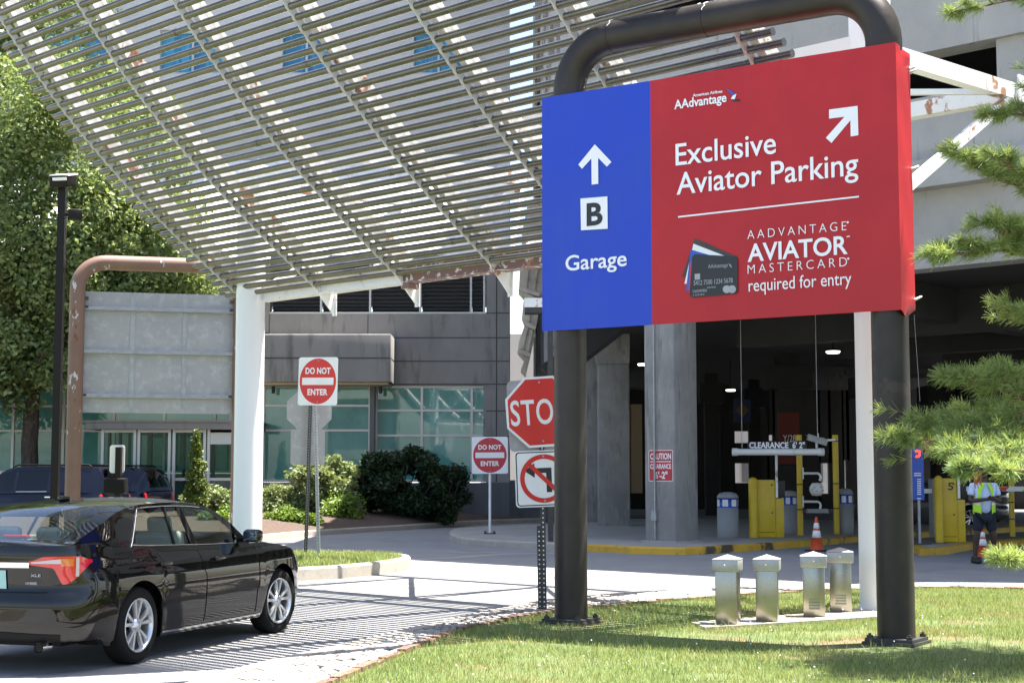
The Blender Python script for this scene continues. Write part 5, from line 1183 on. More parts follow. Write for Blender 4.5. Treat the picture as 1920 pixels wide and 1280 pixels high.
# ================================================================== VEGETATION
def leaves(name, pts, size, m, parent, flat=.6, off=(0,0,0), aspect=.55, nrm=None):
    """one mesh of leaf blades (two triangles folded along the midrib) at the given points"""
    n = len(pts); p = np.asarray(pts)-np.asarray(off); sz = size*RNG.uniform(.65, 1.3, n)
    a = RNG.uniform(0, 2*np.pi, n); e = RNG.uniform(-1.1, .7, n)*flat; d = np.stack([np.cos(a)*np.cos(e), np.sin(a)*np.cos(e), np.sin(e)], 1)
    r = RNG.normal(0, 1, (n,3)); r[:,2] += .6; s = np.cross(d, r); s /= np.linalg.norm(s, axis=1)[:,None]+1e-9
    L = d*sz[:,None]; Wd = s*(sz*aspect)[:,None]*.5; up = np.cross(s, d)*(sz*.08)[:,None]
    V = np.stack([p, p+L*.45+Wd+up, p+L, p+L*.45-Wd+up], 1).reshape(-1,3)
    b = np.arange(n)*4; loops = np.stack([b,b+1,b+2,b,b+2,b+3],1).ravel(); me = bpy.data.meshes.new(name)
    me.vertices.add(len(V)); me.vertices.foreach_set('co', V.ravel()); me.loops.add(len(loops)); me.loops.foreach_set('vertex_index', loops)
    me.polygons.add(2*n); me.polygons.foreach_set('loop_start', np.arange(2*n)*3); me.polygons.foreach_set('loop_total', np.full(2*n,3)); me.update(); me.validate()
    o = bpy.data.objects.new(name, me); COL.objects.link(o); me.materials.append(m); o.parent = parent; return o
def cloud(blobs, n, shell=.55, keep=None):
    """points through a set of ellipsoid clumps, denser near their surface"""
    vol = np.array([b[3]*b[4]*b[5] for b in blobs])**.75; pick = RNG.choice(len(blobs), n, p=vol/vol.sum()); bl = np.array(blobs)[pick]
    d = RNG.normal(0,1,(n,3)); d /= np.linalg.norm(d,axis=1)[:,None]; r = RNG.uniform(shell**3,1,n)**(1/3)*RNG.uniform(.8,1.1,n)
    return bl[:,:3]+d*bl[:,3:6]*r[:,None]
def clumpy(center, radii, n, cr, seed=0):
    """small clump ellipsoids scattered over a big ellipsoid's volume"""
    out = []
    for i in range(n):
        d = np.random.default_rng(seed*1000+i); v = d.normal(0,1,3); v /= np.linalg.norm(v); r = d.uniform(.25,1)**(1/2.2)
        c = np.array(center)+v*np.array(radii)*r; q = cr*d.uniform(.6,1.25); out.append((c[0],c[1],c[2],q,q,q*d.uniform(.6,.9)))
    return out
def limb(mb, p0, p1, r0, r1, wob=.1, n=7):
    p0, p1 = Vector(p0), Vector(p1); pts = [p0.lerp(p1, k/n)+Vector((random.uniform(-1,1),random.uniform(-1,1),random.uniform(-.5,.5)))*wob*(0 if k in (0,) else 1) for k in range(n+1)]
    mb.tube(pts, [lerp(r0,r1,k/n) for k in range(n+1)], 9); return pts
# --- tall broadleaf tree at the left
TY = 49.6; tb = P(52, 880, TY); tr = thing('broadleaf_tree', 'tall leafy broadleaf tree with a dark furrowed trunk filling the left edge', 'tree', (tb.x,TY,.2))
mb = MB(); top = Vector((tb.x+.4, TY+.3, 12.5))
limb(mb, (tb.x,TY,.1), (tb.x+.1,TY,4.6), .30, .24, .03); limb(mb, (tb.x+.1,TY,4.5), top, .24, .06, .15)
for k in range(26):
    h = random.uniform(4.2, 11.5); a = random.uniform(0, 2*math.pi); L = random.uniform(2.5, 5.0)*(1-.04*(h-5)); s = Vector((tb.x+.1+.3*(h-4.6)/8, TY+.2*(h-4.6)/8, h))
    limb(mb, s, s+Vector((math.cos(a)*L, math.sin(a)*L*.7, L*random.uniform(.1,.5))), .09, .02, .15)
mb.build('trunk', M['bark'], tr)
bl = clumpy((tb.x-1.0,TY,10.6),(6.3,3.6,7.6),170,1.15,1)+clumpy((tb.x-1.5,TY-1.6,11.2),(3.4,1.4,2.0),34,.8,8)+clumpy((tb.x+.5,TY-1.8,9.5),(3.0,1.2,2.2),26,.8,9)+clumpy((tb.x+3.0,TY-.5,6.6),(3.4,2.6,2.6),34,.85,2)+clumpy((tb.x-3.0,TY-.5,5.0),(4.0,2.4,2.0),30,.8,3)+clumpy((tb.x+4.7,TY-1,6.6),(1.9,1.4,2.1),18,.75,4)+clumpy((tb.x+2.6,TY-1.5,9.0),(2.8,1.6,2.4),30,.85,5)+clumpy((tb.x-.5,TY-1.8,7.5),(3.6,1.4,3.0),36,.8,6)+clumpy((tb.x-1,TY-1.0,4.6),(2.2,1.6,1.0),12,.6,7)
pts = cloud(bl, 165000, .3); pts = pts[(pts[:,2] > 3.2)&(pts[:,0] > tb.x-7)]
ax = P(200,90,TY); pts = pts[pts[:,0] < tb.x+6.9-.42*np.clip(pts[:,2]-8.5,0,20)]
leaves('crown', pts, .19, M['leaf_birch'], tr, 1.0, (tb.x,TY,.2))
# --- shrubs
def shrub(label, px, py, Y, rx, ry, h, m, n, size, seed, z0=.25, cat='shrub', nm='shrub', cl=.32, shell=.5):
    c = P(px, py, Y); o = thing(nm, label, cat, (c.x,Y,z0)); mb = MB()
    for k in range(9):
        a = random.uniform(0,6.28); limb(mb, (c.x+.1*math.cos(a),Y+.1*math.sin(a),z0-.1), (c.x+rx*.7*math.cos(a),Y+ry*.7*math.sin(a),z0+h*random.uniform(.5,.85)), .035, .012, .04, 5)
    mb.build('stems', M['bark'], o)
    bl = clumpy((c.x,Y,z0+h*.48),(rx*.85,ry*.85,h*.44),int(34*max(1,rx)),cl,seed); p = cloud(bl, n, shell); p = p[p[:,2] > z0-.02]
    leaves('foliage', p, size, M[m], o, 1.0, (c.x,Y,z0)); return o
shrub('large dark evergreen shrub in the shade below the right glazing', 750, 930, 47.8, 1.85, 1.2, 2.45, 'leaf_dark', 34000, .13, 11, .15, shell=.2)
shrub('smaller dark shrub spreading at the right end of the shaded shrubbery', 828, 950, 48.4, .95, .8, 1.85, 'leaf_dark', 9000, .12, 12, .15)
shrub('pale green sunlit shrub behind the DO NOT ENTER post', 603, 930, 46.8, 1.25, 1.0, 2.15, 'leaf_pale', 9000, .15, 13, .2)
shrub('bushy pale green shrub just right of the left white column', 520, 935, 47.0, .75, .6, 1.2, 'leaf_pale', 4200, .13, 14, .2)
shrub('pale variegated hedge left of the white column', 408, 935, 46.5, 1.0, .7, 1.05, 'leaf_pale', 5000, .14, 15, .25, 'hedge', 'hedge')
shrub('low lime green ground cover right of the white column foot', 545, 975, 42.5, .95, .6, .55, 'leaf_lime', 6500, .10, 16, .12, 'ground cover', 'ground_cover', .2)
shrub('low lime green ground cover left of the white column foot', 420, 968, 42.5, .8, .6, .6, 'leaf_lime', 5500, .10, 17, .12, 'ground cover', 'ground_cover', .2)
shrub('yellow green low shrub in front of the pale sunlit shrub', 640, 958, 45.6, .55, .5, .9, 'leaf_lime', 3000, .11, 18, .15)
Yc = 44.5; cc_ = P(367, 930, Yc); co = thing('conifer', 'narrow twisting dwarf conifer standing before the glass vestibule', 'tree', (cc_.x,Yc,.2))
mb = MB(); mb.tube([(cc_.x,Yc,.1),(cc_.x,Yc,2.4)], [.06,.02], 8); mb.build('trunk', M['bark'], co)
bl = [(cc_.x+.16*math.sin(k*1.7)*(1-k/22), Yc+.14*math.cos(k*2.1), .3+k*.13, .42*(1-k/24)*random.uniform(.7,1.1), .4*(1-k/24), .20) for k in range(20)]
leaves('crown', cloud(bl, 9000, .5), .10, M['leaf_conifer'], co, 1.2, (cc_.x,Yc,.2))

# --- white pine at the right edge, its branches reaching into the picture
PX, PYt = 5.35, 12.5
pn = thing('pine_tree', 'long-needled pine reaching bright green branches in from the right edge', 'tree', (PX,PYt,GZ))
tk = MB(); tk.tube([(PX,PYt,.1),(PX+.05,PYt,3),(PX-.02,PYt,7.5),(PX,PYt,9.5)], [.17,.13,.07,.02], 12)
tufts = []
def twig(a, d, L, r, depth):
    pts = [Vector(a)]; d = d.normalized(); n = max(2, int(L/.09))
    for k in range(n):
        d = (d+Vector((random.uniform(-.18,.18),random.uniform(-.18,.18),random.uniform(-.10,.16)))).normalized(); pts.append(pts[-1]+d*L/n)
    tk.tube(pts, [lerp(r,r*.4,k/n) for k in range(n+1)], 5, caps=False)
    for k in range(1, n+1):
        tufts.append((pts[k], (pts[k]-pts[k-1]).normalized(), .5 if k < n else 1))
        if depth > 0 and k < n:
            for sgn in (-1, 1):
                if random.random() < .85:
                    sd = d.cross(Vector((0,0,1))).normalized()*sgn; twig(pts[k], d*.8+sd*.8+Vector((0,0,random.uniform(-.1,.45))), L*random.uniform(.28,.5), r*.5, depth-1)
    return pts
def branch(pix, r=.022, sub=1.0, dens=2, L=.5):
    q = [P(x, y, Y) for x, y, Y in pix]; q = catmull(q, 4); tk.tube(q, [lerp(r, .006, k/(len(q)-1)) for k in range(len(q))], 7)
    for k in range(len(q)-1):
        d = (q[k+1]-q[k]).normalized(); t = k/(len(q)-1)
        if t < .05: continue
        for s in range(dens):
            sd = d.cross(Vector((0,0,1))).normalized()*random.choice((-1,1)); twig(q[k].lerp(q[k+1], random.random()), d*.75+sd*random.uniform(.2,.9)+Vector((0,0,random.uniform(-.25,.5))), L*random.uniform(.5,1.1)*(1.1-.6*t), .007, 1)
    twig(q[-1], (q[-1]-q[-2]), L*.5, .006, 1)
branch([(2160,900,12.4),(1990,850,12.0),(1850,830,11.8),(1740,832,11.7),(1690,826,11.6)], .025, 1, 2, .42)
branch([(2160,800,12.6),(2000,770,12.3),(1900,738,12.1),(1840,715,12.0),(1800,712,12.0)], .022, 1, 2, .36)
branch([(2160,880,11.9),(2020,870,11.6),(1920,858,11.4),(1850,855,11.3),(1800,850,11.3)], .02, 1, 2, .40)
branch([(2160,840,12.8),(2000,800,12.6),(1890,772,12.6),(1820,770,12.5)], .02, 1, 2, .34)
branch([(2140,520,12.5),(1990,490,12.2),(1900,470,12.1),(1820,475,12.0),(1765,480,12.0)], .02, 1, 3, .34)
branch([(2140,420,12.6),(1990,380,12.4),(1900,345,12.3),(1840,315,12.2),(1795,295,12.2)], .014, 1, 2, .30)
branch([(2140,380,12.2),(1990,350,12.0),(1920,325,12.0),(1870,300,11.9)], .012, 1, 2, .28)
branch([(2140,500,12.2),(1990,455,12.0),(1900,430,12.0),(1850,420,11.9)], .012, 1, 2, .28)
branch([(2140,260,12.6),(2000,230,12.5),(1920,216,12.5),(1860,214,12.4)], .014, 1, 2, .22)
branch([(2140,20,12.6),(1990,-10,12.5),(1900,0,12.4),(1830,15,12.4),(1795,20,12.4)], .012, 1, 1, .18)
branch([(2160,1080,11.0),(2020,1060,10.6),(1930,1045,10.4),(1880,1045,10.3)], .012, 1, 2, .13)
branch([(2160,910,10.9),(2030,890,10.7),(1930,882,10.6),(1860,882,10.5),(1815,878,10.5)], .014, 1, 2, .20)
branch([(2160,720,12.9),(2020,705,12.8),(1930,700,12.7),(1870,695,12.7)], .018, 1, 2, .34)
branch([(2160,860,12.2),(2010,815,12.1),(1900,806,12.0),(1800,800,11.9),(1740,795,11.9)], .018, 1, 2, .36)
branch([(2160,430,12.9),(2010,440,12.8),(1930,425,12.8)], .014, 1, 2, .3)
twp = P(1640,763,11.9); twig(P(1700,772,11.9), Vector((-1,0,.08)), .2, .004, 0); twig(P(1725,858,11.7), Vector((-1,.1,.02)), .22, .004, 0)
# crown above and beyond the frame (it shades the lawn)
for k in range(46):
    h = random.uniform(2.0, 8.6); a = random.uniform(0, 2*math.pi); L = (9.8-h)*.30+.3
    if math.cos(a) < -.35 and h < 6.4: L *= .45
    s = Vector((PX,PYt,h)); e = s+Vector((math.cos(a)*L, math.sin(a)*L, L*.25)); tk.tube([s, s.lerp(e,.5)+Vector((0,0,.05)), e], [.03,.02,.008], 6)
    for j in range(7):
        q = s.lerp(e, random.uniform(.3,1)); twig(q, (e-s).normalized()*.6+Vector((random.uniform(-.8,.8),random.uniform(-.8,.8),random.uniform(-.1,.4))), random.uniform(.3,.6), .008, 1)
tk.build('trunk', M['pine_bark'], pn)
NV = []; cnt = 0
tp_ = np.array([t[0] for t in tufts]); td = np.array([t[1] for t in tufts]); tw_ = np.array([t[2] for t in tufts])
vis = (tp_[:,0]/tp_[:,1] < .40)
K_ = np.where(vis, np.where(tw_ > .9, 38, 9), 9); rep = np.repeat(np.arange(len(tufts)), K_); n = len(rep)
print('pine tufts', len(tufts), 'needles', n)
d = td[rep]; r = RNG.normal(0,1,(n,3)); r -= d*np.sum(r*d,1)[:,None]; r /= np.linalg.norm(r,axis=1)[:,None]
ang = RNG.uniform(.25,1.15,n); nd = d*np.cos(ang)[:,None]+r*np.sin(ang)[:,None]; ln = RNG.uniform(.065,.115,n)
b0_ = tp_[rep]-d*RNG.uniform(0,.05,n)[:,None]; sd = np.cross(nd, RNG.normal(0,1,(n,3))); sd /= np.linalg.norm(sd,axis=1)[:,None]; wd = np.where(vis[rep], .0042, .0045)
nd2 = nd.copy(); tipz = np.zeros((n,3)); tipz[:,2] = -.008
V = np.stack([b0_-sd*wd[:,None]/2, b0_+sd*wd[:,None]/2, b0_+nd*ln[:,None]+tipz+sd*wd[:,None]*.3, b0_+nd*ln[:,None]+tipz-sd*wd[:,None]*.3],1).reshape(-1,3)-np.array([PX,PYt,GZ])
b = np.arange(n)*4; loops = np.stack([b,b+1,b+2,b+3],1).ravel(); me = bpy.data.meshes.new('needles'); me.vertices.add(len(V)); me.vertices.foreach_set('co', V.ravel()); me.loops.add(len(loops)); me.loops.foreach_set('vertex_index', loops)
me.polygons.add(n); me.polygons.foreach_set('loop_start', np.arange(n)*4); me.polygons.foreach_set('loop_total', np.full(n,4)); me.update(); me.validate()
o = bpy.data.objects.new('crown', me); COL.objects.link(o); me.materials.append(M['needle']); o.parent = pn
for (x, y, Y) in ((1742,828,11.5),(1832,888,11.2),(1880,420,12.0)):                     # withered rusty tips
    c = P(x, y, Y); mb = MB()
    for k in range(26): q = c+Vector((random.uniform(-.03,.03),random.uniform(-.03,.03),random.uniform(-.02,.03))); mb.bar(q, q+Vector((random.uniform(-.03,.03),random.uniform(-.03,.03),-random.uniform(.05,.10))), .004, .004)
    mb.build('withered_tip', M['dead_needle'], pn)

# ================================================================== STREET FURNITURE
# stainless vent posts on their concrete pad
mb = MB(); n = len(pad); mb.add([(p.x,p.y,GZ-.1) for p in pad]+[(p.x,p.y,GZ+.02) for p in pad], [(4,5,6,7),(0,1,5,4),(1,2,6,5),(2,3,7,6),(3,0,4,7)])
struct('concrete_pad', mb, M['concrete'])
boxes = [(1368.5,1170,1046,43,'plain stainless vent post nearest the lawn pipe, first from the left',0,20),(1443,1165,1046,43,'plain stainless vent post second from the left on the pad',0,14),(1531,1156,1040,43,'stainless vent post with louvres and a tilted greenish cap, second from the right',1,10),(1581.5,1147,1032,43,'tall stainless vent post with louvres next to the white column',1,12)]
for px, py, pt, wpx, lab, lv, yaw in boxes:
    c = G(px, py, GZ+.02); w_ = wpx/FPX*c.y; a = R(-yaw); ztop = P(px, pt, c.y).z; o = thing('vent_post', lab, 'vent post', (c.x,c.y+w_/2,GZ+.02), 'stainless vent posts on the concrete pad')
    cy = c.y+w_/2; hgt = ztop-GZ-.02; w_ *= .93
    mb = MB(); mb.rbox((c.x,cy,GZ+.02+hgt*.43), (w_,w_,hgt*.86), .006, 0, a, 2); body = mb.build('post_body', M['stainless'], o)
    cw = w_*1.22; mb = MB(); zc0 = GZ+.02+hgt*.80; mb.rbox((c.x,cy,zc0+hgt*.09), (cw,cw,hgt*.18), .008, 0, a, 2)
    Mx = Matrix.Rotation(a,3,'Z'); q = [Mx@Vector((sx*cw/2*1.02,sy*cw/2*1.02,0))+Vector((c.x,cy,zc0+hgt*.181)) for sx,sy in ((-1,-1),(1,-1),(1,1),(-1,1))]; mb.add(q+[Vector((c.x,cy,zc0+hgt*.181+.045))], [(0,1,4),(1,2,4),(2,3,4),(3,0,4),(3,2,1,0)])
    cap = mb.build('cap', M['cap_metal'], o); mb = MB(); f = Mx@Vector((0,-cw/2-.002,0)); mb.tube([Vector((c.x,cy,zc0+hgt*.1))+f, Vector((c.x,cy,zc0+hgt*.1))+f*1.05], .008, 8); mb.build('screw', M['chrome'], cap)
    if lv:
        for k in range(4):
            mb = MB(); zl = GZ+.02+hgt*(.13+.045*k); p0 = Mx@Vector((-w_*.25,-w_/2-.002,0))+Vector((c.x,cy,zl)); p1 = Mx@Vector((w_*.25,-w_/2-.002,0))+Vector((c.x,cy,zl)); mb.bar(p0,p1,.03,.014); mb.build('louvre_slot', M['stainless'], body)
# machines, bins and bollards at the gates
def cyl_thing(nm, label, cat, px, py, top, wpx, m, group=None, z=GZ, domed=False):
    c = G(px, py, z); r = wpx/2/FPX*c.y; zt = P(px, top, c.y).z; o = thing(nm, label, cat, (c.x,c.y+r,z), group); return o, c.x, c.y+r, r, zt
for px, py, top, wpx, lab in ((1368,1008,922,40,'grey litter bin with a white-labelled band, left of the yellow ticket machine'),(1484,1000,919,30,'grey litter bin partly behind the thin yellow post with the intercom'),(1589,1000,915,30,'grey litter bin beside the white column foot inside the gate')):
    o, x, y, r, zt = cyl_thing('litter_bin', lab, 'litter bin', px, py, top, wpx, None, 'grey litter bins at the gates'); h = zt-GZ
    mb = MB(); mb.lathe([(r*.93,0),(r*.96,.02),(r,h*.1),(r,h*.66),(r*.97,h*.66),(r*.97,h*.86),(r,h*.86),(r,h*.90),(r*.8,h*.97),(r*.3,h),(0,h)], (x,y,GZ), 28, 0, ms=[0]*4+[1]+[0]*5); mb.build('bin_body', [M['grey_plastic'], M['info_blue']], o)
    mb = MB()
    for k in range(7):
        a0 = R(-170+k*52-10); arc = [(x+(r*.985)*math.cos(a0+j*.14), y+(r*.985)*math.sin(a0+j*.14)) for j in range(5)]
        mb = MB()
        for p, q in zip(arc, arc[1:]): mb.add([(p[0],p[1],GZ+h*.685),(q[0],q[1],GZ+h*.685),(q[0],q[1],GZ+h*.835),(p[0],p[1],GZ+h*.835)], [(0,1,2,3)])
        mb.build('label', M['sign_white'], o)
def machine(px0, px1, px2, py, top, low, num, lab, blab):
    c = G((px0+px1)/2, py, GZ); Y = c.y+.3; x0, x1, x2 = (P(x, py, Y).x for x in (px0, px1, px2)); zt, zl = P(px0, top, Y).z, P(px0, low, Y).z
    o = thing('ticket_machine', lab, 'ticket machine', ((x0+x1)/2,Y,GZ)); mb = MB(); mb.rbox(((x0+x1)/2,Y+.3,(GZ+zt)/2), (x1-x0,.6,zt-GZ), .015, 0, None, 2); mb.rbox(((x1+x2)/2+.003,Y+.38,(GZ+zl)/2), (x2-x1,.7,zl-GZ), .012, 0, None, 2); b = mb.build('cabinet', M['yellow_paint'], o)
    mb = MB(); mb.box(((x0+x1)/2,Y-.001,GZ+.12), (x1-x0-.06,.008,.012)); mb.tube([(x1-.08,Y-.012,zt-.12),(x1-.08,Y+.01,zt-.12)], .022, 10); mb.tube([(x1-.08,Y-.012,(zt+GZ)/2-.1),(x1-.08,Y+.01,(zt+GZ)/2-.1)], .02, 10); mb.build('lock', M['steel_dark'], b)
    mb = MB(); mb.rbox(((x1+x2)/2+.04,Y+.2,(zl+zt)/2+.0), ((x2-x1)*.9,.4,zt-zl-.03), .02); mb.build('reader_box', M['black_plastic'], o)
    mb = MB(); mb.bar((x1+.03,Y-.02,zl+.02),(x1+.03,Y-.02,zt+(.75 if not num else .02)),.055,.03,0,(0,1,0)); mb.build('upright', M['white_paint'], o)
    if num: mb = MB(); add_text(mb, num, (x0,Y,0), (1,0,0), (0,0,1), (x1-x0-.20,zt-.26,x1-x0-.08,zt-.09), .02, 1, .002); mb.build('number', M['black_vinyl'], b)
    rr = (x1-x0)*.24; bx0 = x0-rr; bl_ = thing('bollard', blab, 'bollard', (bx0,Y-.1,GZ)); mb = MB(); mb.tube([(bx0,Y-.1,GZ),(bx0,Y-.1,zt-.04)],rr,20); mb.lathe([(rr,-.04),(rr*.9,.02),(rr*.5,.05),(0,.06)], (bx0,Y-.1,zt), 20); mb.build('shaft', M['yellow_paint'], bl_)
machine(1420,1455,1471,1008,899,934,None,'yellow ticket machine cabinet with a pale upright, behind the middle vent posts','thick yellow bollard guarding the machine left of the intercom post')
machine(1767,1797,1812,1017,896,936,'5','yellow ticket machine numbered 5 on the right-hand lane island','thick yellow bollard guarding the machine numbered 5')
def pole(px0, px1, py, top, lab, z=GZ):
    c = G((px0+px1)/2, py, z); r = (px1-px0)/2/FPX*c.y; zt = P(px0, top, c.y).z; o = thing('gate_post', lab, 'post', (c.x,c.y,z), 'thin yellow gate posts'); mb = MB(); mb.tube([(c.x,c.y,z),(c.x,c.y,zt)], r, 16); s = mb.build('shaft', M['yellow_paint'], o)
    mb = MB()
    for q in (.25,.5,.93): mb.tube([(c.x,c.y,z+(zt-z)*q),(c.x,c.y,z+(zt-z)*q+.03)], r*1.05, 16)
    mb.build('strap', M['steel_dark'], s); return c, zt
c, zt = pole(1495.5,1506.5,1003,815,'yellow gate post carrying the round intercom speaker')
io = thing('intercom', 'pale round speaker and a flat tray on curved arms of the yellow post', 'intercom', (c.x,c.y,P(1500,905,c.y).z))
y = c.y-.05
for (py_, ln) in ((887,34),(940,34)):
    a = P(1507,py_,y); e = P(1507+ln-8,py_,y); d = P(1507+ln-4,py_+14,y); mb = MB(); mb.tube([a, e, (e.x+.05,y,e.z-.03), (e.x+.075,y,e.z-.09), d], .03, 8); mb.box((a.x-.02,y,a.z), (.03,.06,.28)); mb.build('arm', M['white_plastic'], io)
q = P(1531,917,y); mb = MB(); mb.lathe([(0,-.16),(.11,-.15),(.17,-.06),(.18,0),(.17,.06),(.11,.15),(0,.16)], tuple(q), 14, 0, 'Z')
for k in range(6): mb.box((q.x-.13+.05*k, q.y-.16, q.z+.05*math.sin(k*2)), (.05,.02,.012), 1)
mb.build('speaker', [M['white_plastic'], M['black_plastic']], io)
q = P(1531,957,y); mb = MB(); mb.box((q.x,y-.05,q.z), (.52,.30,.10), 0, None, .92); mb.build('tray', M['grey_plastic'], io)
c2p, zt2 = pole(1563.5,1574.5,1000,815,'yellow gate post just left of the white column with a camera bracket')
co_ = thing('security_camera', 'silver box camera on an arm between the two yellow gate posts', 'camera', tuple(P(1530,824,c.y)))
a, b = P(1514,819,c.y), P(1550,830,c.y); mb = MB(); mb.bar(a, b, .17, .15); mb.bar(P(1512,816,c.y), P(1545,822,c.y), .22, .02); mb.build('housing', M['galv'], co_)
mb = MB(); mb.bar(P(1548,825,c.y), P(1566,824,c2p.y), .05, .05); mb.bar(P(1530,828,c.y), P(1531,840,c.y), .04, .04); mb.bar(P(1534,812,c.y), P(1534,822,c.y), .03, .03); mb.build('bracket', M['white_plastic'], co_)
p0, p1 = P(1376,847,35.2), P(1542,847,35.2); cb = thing('clearance_bar', 'white hanging tube lettered CLEARANCE 6\' 2" across the garage lane', 'clearance bar', ((p0.x+p1.x)/2,35.2,p0.z))
mb = MB(); mb.tube([p0,p1], .075, 20); 
for q, s in ((p0,1),(p1,-1)): mb.tube([q-Vector((s*.04,0,0)), q-Vector((s*.035,0,0)), q+Vector((s*.09,0,0))], [.055,.088,.088], 20)
mb.build('tube', M['white_plastic'], cb)
a, b = P(1402,842,35.2), P(1512,828,35.2); mb = MB(); mb.box(((a.x+b.x)/2,35.22,(a.z+b.z)/2+.005), (b.x-a.x,.03,b.z-a.z)); bd = mb.build('board', M['black_plastic'], cb)
a, b = P(1405,840,35.2), P(1509,828,35.2); mb = MB(); add_text(mb, 'CLEARANCE  6\' 2"', (a.x,35.203,a.z), (1,0,0), (0,0,1), (0,0,b.x-a.x,b.z-a.z), .03, 1.0, .002); mb.build('wording', M['white_vinyl'], bd)
mb = MB()
for px in (1392, 1534): q = P(px,840,35.2); mb.tube([(q.x,35.25,q.z),(q.x,35.25,5.65)], .008, 6)
q = P(1460,847,35.2); mb.bar((q.x-.3,35.25,q.z),(q.x-.3,35.25,q.z+.02),.02,.02); mb.build('hanger_wire', M['galv'], cb)
q = P(1722,700,36); wo = thing('hanging_wire', 'thin slack wire dropping from the garage edge right of the bronze pipe', 'wire', (q.x,36,5.6)); a = P(1714,590,30.5); b = P(1725,752,30.5); mb = MB(); mb.tube([a,b],.004,6); mb.build('strand', M['galv'], wo)
def cone(px, py, top, lab, z=0.):
    c = G(px, py, z); zt = P(px, top, c.y).z; h = zt-z; o = thing('traffic_cone', lab, 'traffic cone', (c.x,c.y,z), 'traffic cones at the gates'); r0, r1 = h*.20, h*.035
    def rr(t): return lerp(r0,r1,t)
    mb = MB(); mb.lathe([(rr(.04),h*.04),(rr(.40),h*.40),(rr(.40)*1.02,h*.401),(rr(.60)*1.02,h*.60),(rr(.60),h*.601),(rr(.66),h*.66),(rr(.66)*1.02,h*.661),(rr(.82)*1.02,h*.82),(rr(.82),h*.821),(rr(1),h*.98),(rr(1)*.6,h)], (c.x,c.y,z), 24, 0, ms=[0,1,1,1,0,1,1,1,0,0]); mb.build('cone_body', [M['cone_orange'], M['cone_white']], o)
    mb = MB(); mb.rbox((c.x,c.y,z+h*.025), (h*.52,h*.52,h*.05), .012, 0, R(20)); mb.build('cone_base', M['black_plastic'], o)
cone(1531.5,1033,968,'orange and white traffic cone standing alone before the intercom post'); cone(1843,1046,986,'orange and white traffic cone behind the attendant\'s legs')
# blue tariff notice, glowing sign, barrier arms
Yb = G(1724,1018,GZ).y; a, b = P(1716,937,Yb), P(1731,858,Yb); no = thing('tariff_notice', 'tall blue notice with rows of white print peeping out beside the bronze pipe', 'sign', ((a.x+b.x)/2,Yb,GZ)); mb = MB(); mb.box(((a.x+b.x)/2-.14,Yb,(a.z+b.z)/2), (b.x-a.x+.28,.04,b.z-a.z)); pn_ = mb.build('board', M['info_blue'], no)
mb = MB()
for y_ in (887,891,898,902,906,910,914,918,922,926,934): q = P(1720 if y_ > 895 else 1717,y_,Yb-.025); mb.box((q.x+.04,Yb-.0225,q.z), (.085 if y_ > 895 else .15,.002,.02))
mb.build('print_rows', M['white_vinyl'], pn_); mb = MB(); mb.bar(((a.x+b.x)/2-.02,Yb,GZ),((a.x+b.x)/2-.02,Yb,a.z),.05,.05); mb.build('leg', M['galv'], no)
q0 = P(1720,852,Yb); gl = thing('glowing_sign', 'small red glowing hooked arrow sign above the blue notice', 'sign', tuple(q0)); mb = MB(); mb.tube([P(1717,846,Yb),P(1720,844.5,Yb),P(1724,846,Yb),P(1724,853,Yb),P(1721,857,Yb),P(1717.5,855,Yb)], .026, 8); mb.build('neon_stroke', M['red_glow'], gl); mb = MB(); mb.box((q0.x-.02,Yb+.06,q0.z), (.3,.06,.3)); mb.build('backing', M['info_blue'], gl)
def arm_bar(x0, x1, py, Y, lab):
    a, b = P(x0,py,Y), P(x1,py,Y); o = thing('barrier_arm', lab, 'barrier', tuple(a), 'white barrier arms'); mb = MB(); mb.box(((a.x+b.x)/2,Y,a.z), (b.x-a.x,.04,.11)); s = mb.build('boom', M['white_plastic'], o)
    mb = MB(); L = b.x-a.x; k = 0
    while .12+k*.62+.3 < L: u = a.x+.12+k*.62; mb.add([(u,Y-.0215,a.z-.05),(u+.22,Y-.0215,a.z-.05),(u+.32,Y-.0215,a.z+.05),(u+.10,Y-.0215,a.z+.05)], [(0,1,2,3)]); k += 1
    mb.build('red_stripes', M['traffic_red'], s); mb = MB(); mb.box((b.x+.15,Y+.1,(a.z+.3)/2+.05), (.3,.4,a.z+.2)); mb.build('drive_cabinet', M['grey_plastic'], o)
arm_bar(1728,1747,920,38,'short stretch of striped barrier arm left of the machine numbered 5'); arm_bar(1806,1960,916,35.5,'white barrier arm with red stripes behind the attendant')
pole(1893.5,1903.5,1005,880,'yellow gate post at the right edge behind the pine sprays')
# letterbox post with a small pale sign, in front of the people carriers
Yl = 33.0; c = P(221, 930, Yl); lo_ = thing('letterbox_post', 'dark square post with a pale rounded plate and a black box beside it', 'post', (c.x,Yl,0)); mb = MB(); t = P(222,838,Yl); mb.bar((c.x,Yl,0),(c.x,Yl,t.z),.13,.12); mb.build('post', M['lamp_metal'], lo_)
a, b = P(204,886,Yl), P(232,834,Yl); mb = MB(); mb.prism(rrect(-.16,-.30,.16,.30,.06), ((a.x+b.x)/2,Yl+.09,(a.z+b.z)/2), (1,0,0), (0,0,1), 0, .02); mb.build('plate', M['white_paint'], lo_)
a, b = P(195,925,Yl), P(236,896,Yl); mb = MB(); mb.rbox(((a.x+b.x)/2,Yl+.05,(a.z+b.z)/2), (b.x-a.x,.3,a.z-b.z if a.z > b.z else b.z-a.z), .03); mb.build('black_box', M['trim_black'], lo_)

